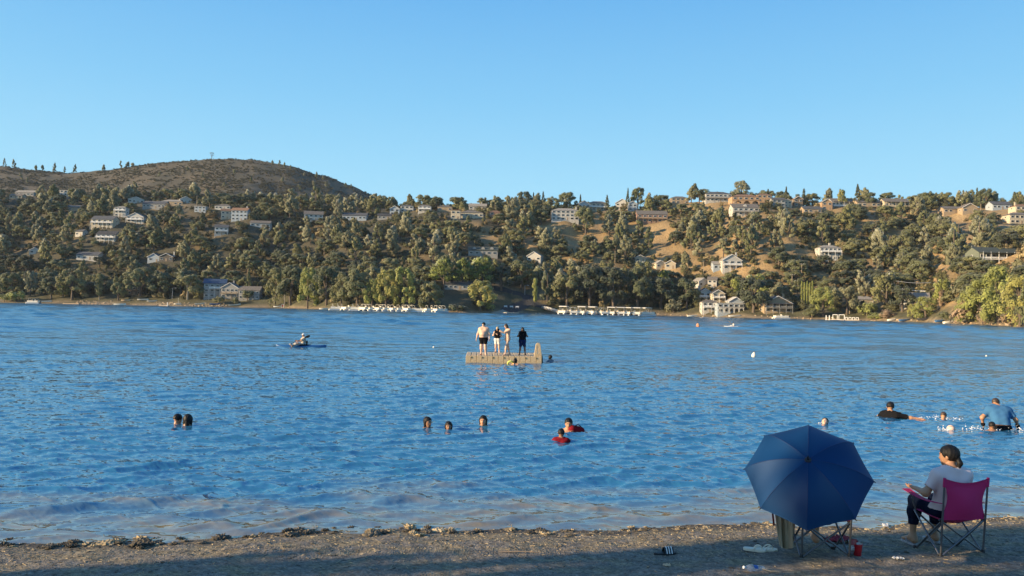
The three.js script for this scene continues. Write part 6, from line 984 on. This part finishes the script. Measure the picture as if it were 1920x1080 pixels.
{ const m = std(rgb(0.74, 0.68, 0.54), 0.7), a = onBeach(1416, 1034), b = onBeach(1436, 1034); sandal('cream flip-flop, left of the pair by the umbrella', a, 1.2, m, 'flip_flop', { group: 'cream flip-flops' }); sandal('cream flip-flop, right of the pair by the umbrella', b, 1.5, m, 'flip_flop', { group: 'cream flip-flops' }); }
// the chair behind the umbrella, its sitter and the umbrella
{
  const ch = campChair('dark red camp chair half hidden behind the blue umbrella', onBeach(1507, 1045), onBeach(1589, 1043), redCloth);
  const h = 1.6, j = sitting(h), pos = ch.c.clone(), turn = ch.turn + Math.PI; j.elL.set(0.24, 0.66, 0.05); j.wrL.set(0.12, 0.62, 0.22); j.elR.set(-0.24, 0.66, 0.05); j.wrR.set(-0.02, 0.60, 0.22);
  for (const n of ['L', 'R']) { const w = pos.clone().addScaledVector(ch.ax, -j['an' + n].x).addScaledVector(ch.az, -j['an' + n].z), f = beachY(w.x, w.z) - pos.y; j['an' + n].y += f + 0.01; j['toe' + n].y += f + 0.012; }
  person('person sitting hidden behind the open blue umbrella', pos, turn, h, j, { skin: 'tan', hair: 'tail', headSize: 0.145, clothes: [['shirt', 0.012, (x, y, z) => Math.max(0.47 - y, z - 0.2, y < 0.6 ? z - 0.10 : -1), CL.navy], ['shorts', 0.012, (x, y, z) => Math.max(y - 0.58, 0.28 - y, z - 0.46, y > 0.5 ? 0.0 - 1 : -1), CL.black]] });
  // tan cloth hanging from the left armrest
  const cl = std(rgb(0.46, 0.36, 0.24), 0.9), a0 = atDepth(1468, 960, -pos.z + 0.02), t = thing('hanging_cloth', 'tan cloth hanging from the left arm of the dark red chair', 'cloth', V(a0.x, a0.y, a0.z), 0.1);
  part(t, 'cloth', sheet(28, 24, (u, v) => { const w = lerp(0.17, 0.20, v) * (1 - 0.25 * v * v), ph = u * 9 + v * 1.5; return V((u - 0.5) * 2 * w * 0.62 + 0.05 * v, 0.06 * Math.sin(Math.PI * u) * (1 - v) - v * (0.34 + 0.09 * Math.sin(u * 2.6 + 0.5)), 0.035 * Math.sin(ph) * (0.3 + v) + 0.02 * Math.sin(ph * 2.3 + 1)); }, 0.008), cl); part(t, 'lining', sheet(8, 10, (u, v) => V(-0.105 - 0.03 * u + 0.02 * v, -v * 0.16, -0.03 + 0.03 * u), 0.006), redCloth); shade(t);
}
{
  const hub = atDepth(1515, 862, 8.15), toCam = camera.position.clone().sub(hub).normalize(), side = V(0, 1, 0).cross(toCam).normalize(), el = 43 * Math.PI / 180, flat = toCam.clone().setY(0).normalize(), axis = flat.clone().multiplyScalar(Math.cos(el)).add(V(0, Math.sin(el), 0)).addScaledVector(side, 0.02).normalize();
  const t = thing('umbrella', 'open blue eight-panel umbrella shading a hidden sitter', 'umbrella', hub); t.quaternion.setFromRotationMatrix(new THREE.Matrix4().makeBasis(side, axis, side.clone().cross(axis).normalize()));
  const R = 0.655, dep = 0.30, n = 8, fab = new THREE.MeshPhysicalMaterial({ color: rgb(0.007, 0.045, 0.165), roughness: 0.6, specularIntensity: 0.35, side: THREE.DoubleSide, transmission: 0.12, thickness: 0 });
  const rib = (k, v) => { const a = k / n * 6.2832 + Math.PI / 2, ph = v * 1.05; const r = R * Math.sin(ph) / Math.sin(1.05), y = -dep * (1 - Math.cos(ph)) / (1 - Math.cos(1.05)); return V(Math.cos(a) * r, y, -Math.sin(a) * r); };
  const shades = [0, 1, 2].map((i) => { const m = fab.clone(); m.color = rgb(0.002 * (1 + i * 0.08), 0.034 * (1 + i * 0.08), 0.115 * (1 + i * 0.06)); return m; });
  for (let k = 0; k < n; k++) {
    part(t, 'canopy_panel', sheet(14, 22, (u, v) => { const vv = 0.02 + 0.98 * v, p = rib(k, vv).lerp(rib(k + 1, vv), u), s = Math.sin(Math.PI * u); p.multiplyScalar(1 - 0.014 * s * v * v * v); p.y += 0.016 * s * Math.sin(Math.PI * v) * -1; return p; }, 0.002), shades[k % 3]);
    part(t, 'rib', tube([0.03, 0.3, 0.6, 1.0].map((v) => rib(k, v).add(V(0, -0.006, 0))), 0.0035, 16, 6), tubeMetal); const tip = rib(k, 1.0), out = rib(k, 1.03); part(t, 'rib_tip', rod(tip, out, 0.006, 0.005, 8), capBlack);
    part(t, 'stretcher', rod(V(0, -0.36, 0), rib(k, 0.55).add(V(0, -0.01, 0)), 0.003, 0.003, 6), tubeMetal); part(t, 'seam', tube([0.04, 0.35, 0.7, 1.0].map((v) => rib(k, v).multiplyScalar(1.002).add(V(0, 0.002, 0))), 0.0028, 18, 5), std(rgb(0.004, 0.02, 0.09), 0.7));
  }
  part(t, 'ferrule', merge([new THREE.CylinderGeometry(0.006, 0.011, 0.07, 12).translate(0, 0.035, 0), new THREE.CylinderGeometry(0.03, 0.036, 0.012, 16).translate(0, 0.004, 0)]), capBlack); part(t, 'shaft', rod(V(0, 0, 0), V(0, -0.86, 0), 0.007, 0.007, 10), tubeMetal); part(t, 'handle', tube([V(0, -0.86, 0), V(0, -0.95, 0), V(0.02, -0.99, 0), V(0.05, -0.97, 0), V(0.055, -0.94, 0)], 0.013, 18, 8), capBlack); shade(t);
}
// cup, foil bag, bottle and litter
{
  const p = onBeach(1608, 1042), t = thing('plastic_cup', 'red plastic cup with white inside beside the chair', 'cup', V(p.x, beachY(p.x, p.z), p.z)); const pr = [[0.0, 0.0], [0.031, 0.0], [0.033, 0.004], [0.036, 0.045], [0.038, 0.047], [0.043, 0.118], [0.0465, 0.12], [0.0465, 0.124], [0.043, 0.124]].map(([a, b]) => new THREE.Vector2(a * 1.18, b * 1.12)); part(t, 'cup_body', new THREE.LatheGeometry(pr, 32), std(rgb(0.42, 0.012, 0.02), 0.35)); part(t, 'cup_lining', new THREE.LatheGeometry([[0.042, 0.1235], [0.0355, 0.05], [0.030, 0.006], [0.0, 0.005]].map(([a, b]) => new THREE.Vector2(a * 1.17, b * 1.12)), 32), trimWhite); shade(t);
  const q = onBeach(1597, 1040), b = thing('foil_bag', 'crumpled silver snack bag left of the red cup', 'bag', V(q.x, beachY(q.x, q.z), q.z), 0.3), foil = std(rgb(0.55, 0.55, 0.56), 0.28, { metalness: 0.8 }); part(b, 'bag_body', sheet(18, 20, (u, v) => V((u - 0.5) * 0.10 * (1 - 0.2 * Math.sin(v * 3)), v * 0.17, 0.03 * Math.sin(Math.PI * u) * Math.sin(Math.PI * v) + 0.010 * n3(u * 6, v * 6, 2)), 0.012), foil); part(b, 'printed_band', sheet(12, 4, (u, v) => V((u - 0.5) * 0.096, 0.12 + v * 0.06, 0.010 + 0.03 * Math.sin(Math.PI * u) * Math.sin(Math.PI * (0.7 + v * 0.3)) + 0.008), 0.004), std(rgb(0.3, 0.02, 0.02), 0.4)); shade(b);
  const s = onBeach(1575, 1018), r = thing('red_towel', 'dark red towel crumpled on the sand behind the umbrella chair', 'towel', V(s.x, beachY(s.x, s.z), s.z), 0.1); part(r, 'cloth', sheet(24, 16, (u, v) => V((u - 0.5) * 0.36, 0.012 + 0.05 * Math.abs(n2(u * 3.3, v * 2.7 + 4)) + 0.03 * Math.sin(Math.PI * u), (v - 0.5) * 0.2 + 0.03 * n2(u * 4, 8)), 0.01), redCloth); shade(r);
  const c = onBeach(1414, 1072), bt = thing('plastic_bottle', 'clear plastic water bottle lying on the sand at the bottom edge', 'bottle', V(c.x, beachY(c.x, c.z) + 0.035, c.z), 0.35); const clear = new THREE.MeshPhysicalMaterial({ color: rgb(0.85, 0.92, 1.0), roughness: 0.08, transmission: 0.85, thickness: 0, ior: 1.45, side: THREE.DoubleSide });
  const lg = new THREE.LatheGeometry([[0.0, -0.12], [0.028, -0.12], [0.035, -0.112], [0.036, -0.05], [0.0335, -0.046], [0.036, -0.04], [0.036, 0.02], [0.0335, 0.024], [0.036, 0.03], [0.034, 0.06], [0.02, 0.095], [0.0125, 0.105], [0.0125, 0.125]].map(([a, b]) => new THREE.Vector2(a, b)), 28); lg.rotateZ(Math.PI / 2 - 0.18); part(bt, 'bottle_body', lg, clear); const lb = new THREE.CylinderGeometry(0.0368, 0.0368, 0.05, 28, 1, true, 0.2, 1.3); lb.rotateZ(Math.PI / 2 - 0.18); part(bt, 'label_band', lb, std(rgb(0.03, 0.10, 0.35), 0.5, { side: THREE.DoubleSide })); const cg = new THREE.CylinderGeometry(0.0145, 0.0145, 0.016, 18).translate(0, 0.128, 0); cg.rotateZ(Math.PI / 2 - 0.18); part(bt, 'bottle_cap', cg, trimWhite); shade(bt);
  const sc = (px, py, label, s, mat) => { const p = onBeach(px, py), t = thing('paper_scrap', label, 'litter', V(p.x, beachY(p.x, p.z), p.z), px); part(t, 'paper', sheet(14, 10, (u, v) => V((u - 0.5) * s * 2, 0.008 + s * 0.55 * Math.abs(n2(u * 2.6 + px, v * 2.2)), (v - 0.5) * s), 0.003), mat); shade(t); };
  sc(1660, 988, 'crumpled white paper at the water edge behind the chairs', 0.07, trimWhite); sc(1684, 1050, 'thin white scrap on the sand left of the magenta chair', 0.06, trimWhite); sc(1250, 1062, 'small tan crumpled scrap below the black sandal', 0.04, seatTan); sc(1600, 972, 'pale sunlit scrap at the water edge behind the umbrella', 0.07, seatTan);
  const k = onBeach(1445, 1072), d = thing('driftwood_stick', 'thin bent stick right of the plastic bottle', 'stick', V(k.x, beachY(k.x, k.z) + 0.01, k.z), -0.3); part(d, 'stick', tube([V(-0.08, 0.012, 0), V(0, 0, 0.01), V(0.1, 0.006, 0.03)], 0.006, 12, 6), paleBark); part(d, 'twig', tube([V(0, 0, 0.01), V(0.05, 0.02, 0.045), V(0.08, 0.02, 0.06)], 0.003, 8, 5), paleBark); shade(d);
  const k2 = onBeach(975, 1037), d2 = thing('driftwood_stick', 'long straight reed lying on the sand at centre', 'stick', V(k2.x, beachY(k2.x, k2.z) + 0.012, k2.z), 0.05); part(d2, 'stick', tube([V(-0.25, 0, 0), V(0, 0.008, 0.005), V(0.22, 0, 0.012)], 0.006, 14, 6), timber); part(d2, 'twig', tube([V(0.1, 0.004, 0), V(0.16, 0.02, 0.03)], 0.003, 6, 5), timber); shade(d2);
}
// wrack: heaps of drying weed and mud along the water's edge
{
  const r = rng(55), m4 = new THREE.Matrix4(), q = new THREE.Quaternion(), e = new THREE.Euler(), kinds = [];
  for (let k = 0; k < 5; k++) { const g = mergeVertices(new THREE.IcosahedronGeometry(1, 12).deleteAttribute('normal').deleteAttribute('uv')), p = g.attributes.position; for (let i = 0; i < p.count; i++) { const x = p.getX(i), y = p.getY(i), z = p.getZ(i), f = 1 - Math.abs(n3(x * 1.6 + k * 9, y * 1.6, z * 1.6)), s = 0.45 + 0.55 * f * f + 0.22 * n3(x * 4 + k, y * 4, z * 4) + 0.10 * n3(x * 10, y * 10 + k, z * 10); p.setXYZ(i, x * s, Math.max(-0.1, y * s * 0.72), z * s); } g.computeVertexNormals(); kinds.push([g, [], []]); }
  const put = (x, z, s, flat, c) => { const K = kinds[Math.floor(r() * 5)]; K[1].push(m4.clone().compose(V(x, beachY(x, z) - s * 0.08, z), q.setFromEuler(e.set((r() - 0.5) * 0.5, r() * 6.28, (r() - 0.5) * 0.5)), V(s * (0.8 + 0.6 * r()), s * flat, s * (0.7 + 0.5 * r())))); K[2].push(c); };
  for (let i = 0; i < 1500; i++) {
    const x = lerp(-9.5, 9.5, r()), dens = 0.5 + 0.6 * n2(x * 1.7, 2); if (r() > dens) continue;
    const left = smooth(3, -3, x), s0 = (r() + r() - 1) * 0.42 + 0.16 - 0.05 * left, z = -(waterEdge(x) - s0), big = r(), s = (0.02 + 0.085 * big * big * (0.5 + 0.8 * left)), g = 0.65 + 0.7 * r(), dry = r() < 0.22 + 0.3 * (1 - left);
    put(x, z, s, 0.42 + 0.45 * r() * left, dry ? rgb(0.40 * g, 0.31 * g, 0.18 * g) : rgb(0.10 * g, 0.085 * g, 0.062 * g));
  }
  for (let i = 0; i < 1600; i++) { const x = lerp(-9.5, 9.5, r()), s0 = 0.4 + r() * r() * 3.2, z = -(waterEdge(x) - s0), g = 0.65 + 0.7 * r(); put(x, z, 0.008 + 0.024 * r() * r(), 0.5, r() < 0.5 ? rgb(0.36 * g, 0.29 * g, 0.19 * g) : rgb(0.17 * g, 0.14 * g, 0.10 * g)); }
  kinds.forEach(([g, L, C], k) => { const im = new THREE.InstancedMesh(g, std(rgb(1, 1, 1), 0.95), L.length); L.forEach((m, i) => { im.setMatrixAt(i, m); im.setColorAt(i, C[i]); }); stuff(im, k ? `shore_wrack_${String(k).padStart(3, '0')}` : 'shore_wrack', 'clumps of drying weed and mud heaped along the water edge', 'seaweed'); });
  const bit = rod(V(-0.5, 0, 0), V(0.5, 0, 0), 0.05, 0.03, 5), L = []; const C = [];
  for (let i = 0; i < 5500; i++) { const x = lerp(-9.5, 9.8, r()), s0 = r() * 3.6 * (0.25 + 0.75 * r()), z = -(waterEdge(x) - s0), s = 0.02 + 0.07 * r() * r(), g = 0.6 + 0.7 * r(); L.push(m4.clone().compose(V(x, beachY(x, z) + 0.004, z), q.setFromEuler(e.set(0, r() * 6.28, (r() - 0.5) * 0.5)), V(s, 0.05 + 0.04 * r(), 0.06))); C.push(r() < 0.6 ? rgb(0.40 * g, 0.32 * g, 0.20 * g) : rgb(0.12 * g, 0.10 * g, 0.075 * g)); }
  const im = new THREE.InstancedMesh(bit, std(rgb(1, 1, 1), 0.95), L.length); L.forEach((m, i) => { im.setMatrixAt(i, m); im.setColorAt(i, C[i]); }); stuff(im, 'straw_litter', 'bits of straw and reed strewn over the sand', 'straw');
}
renderer.render(scene, camera);
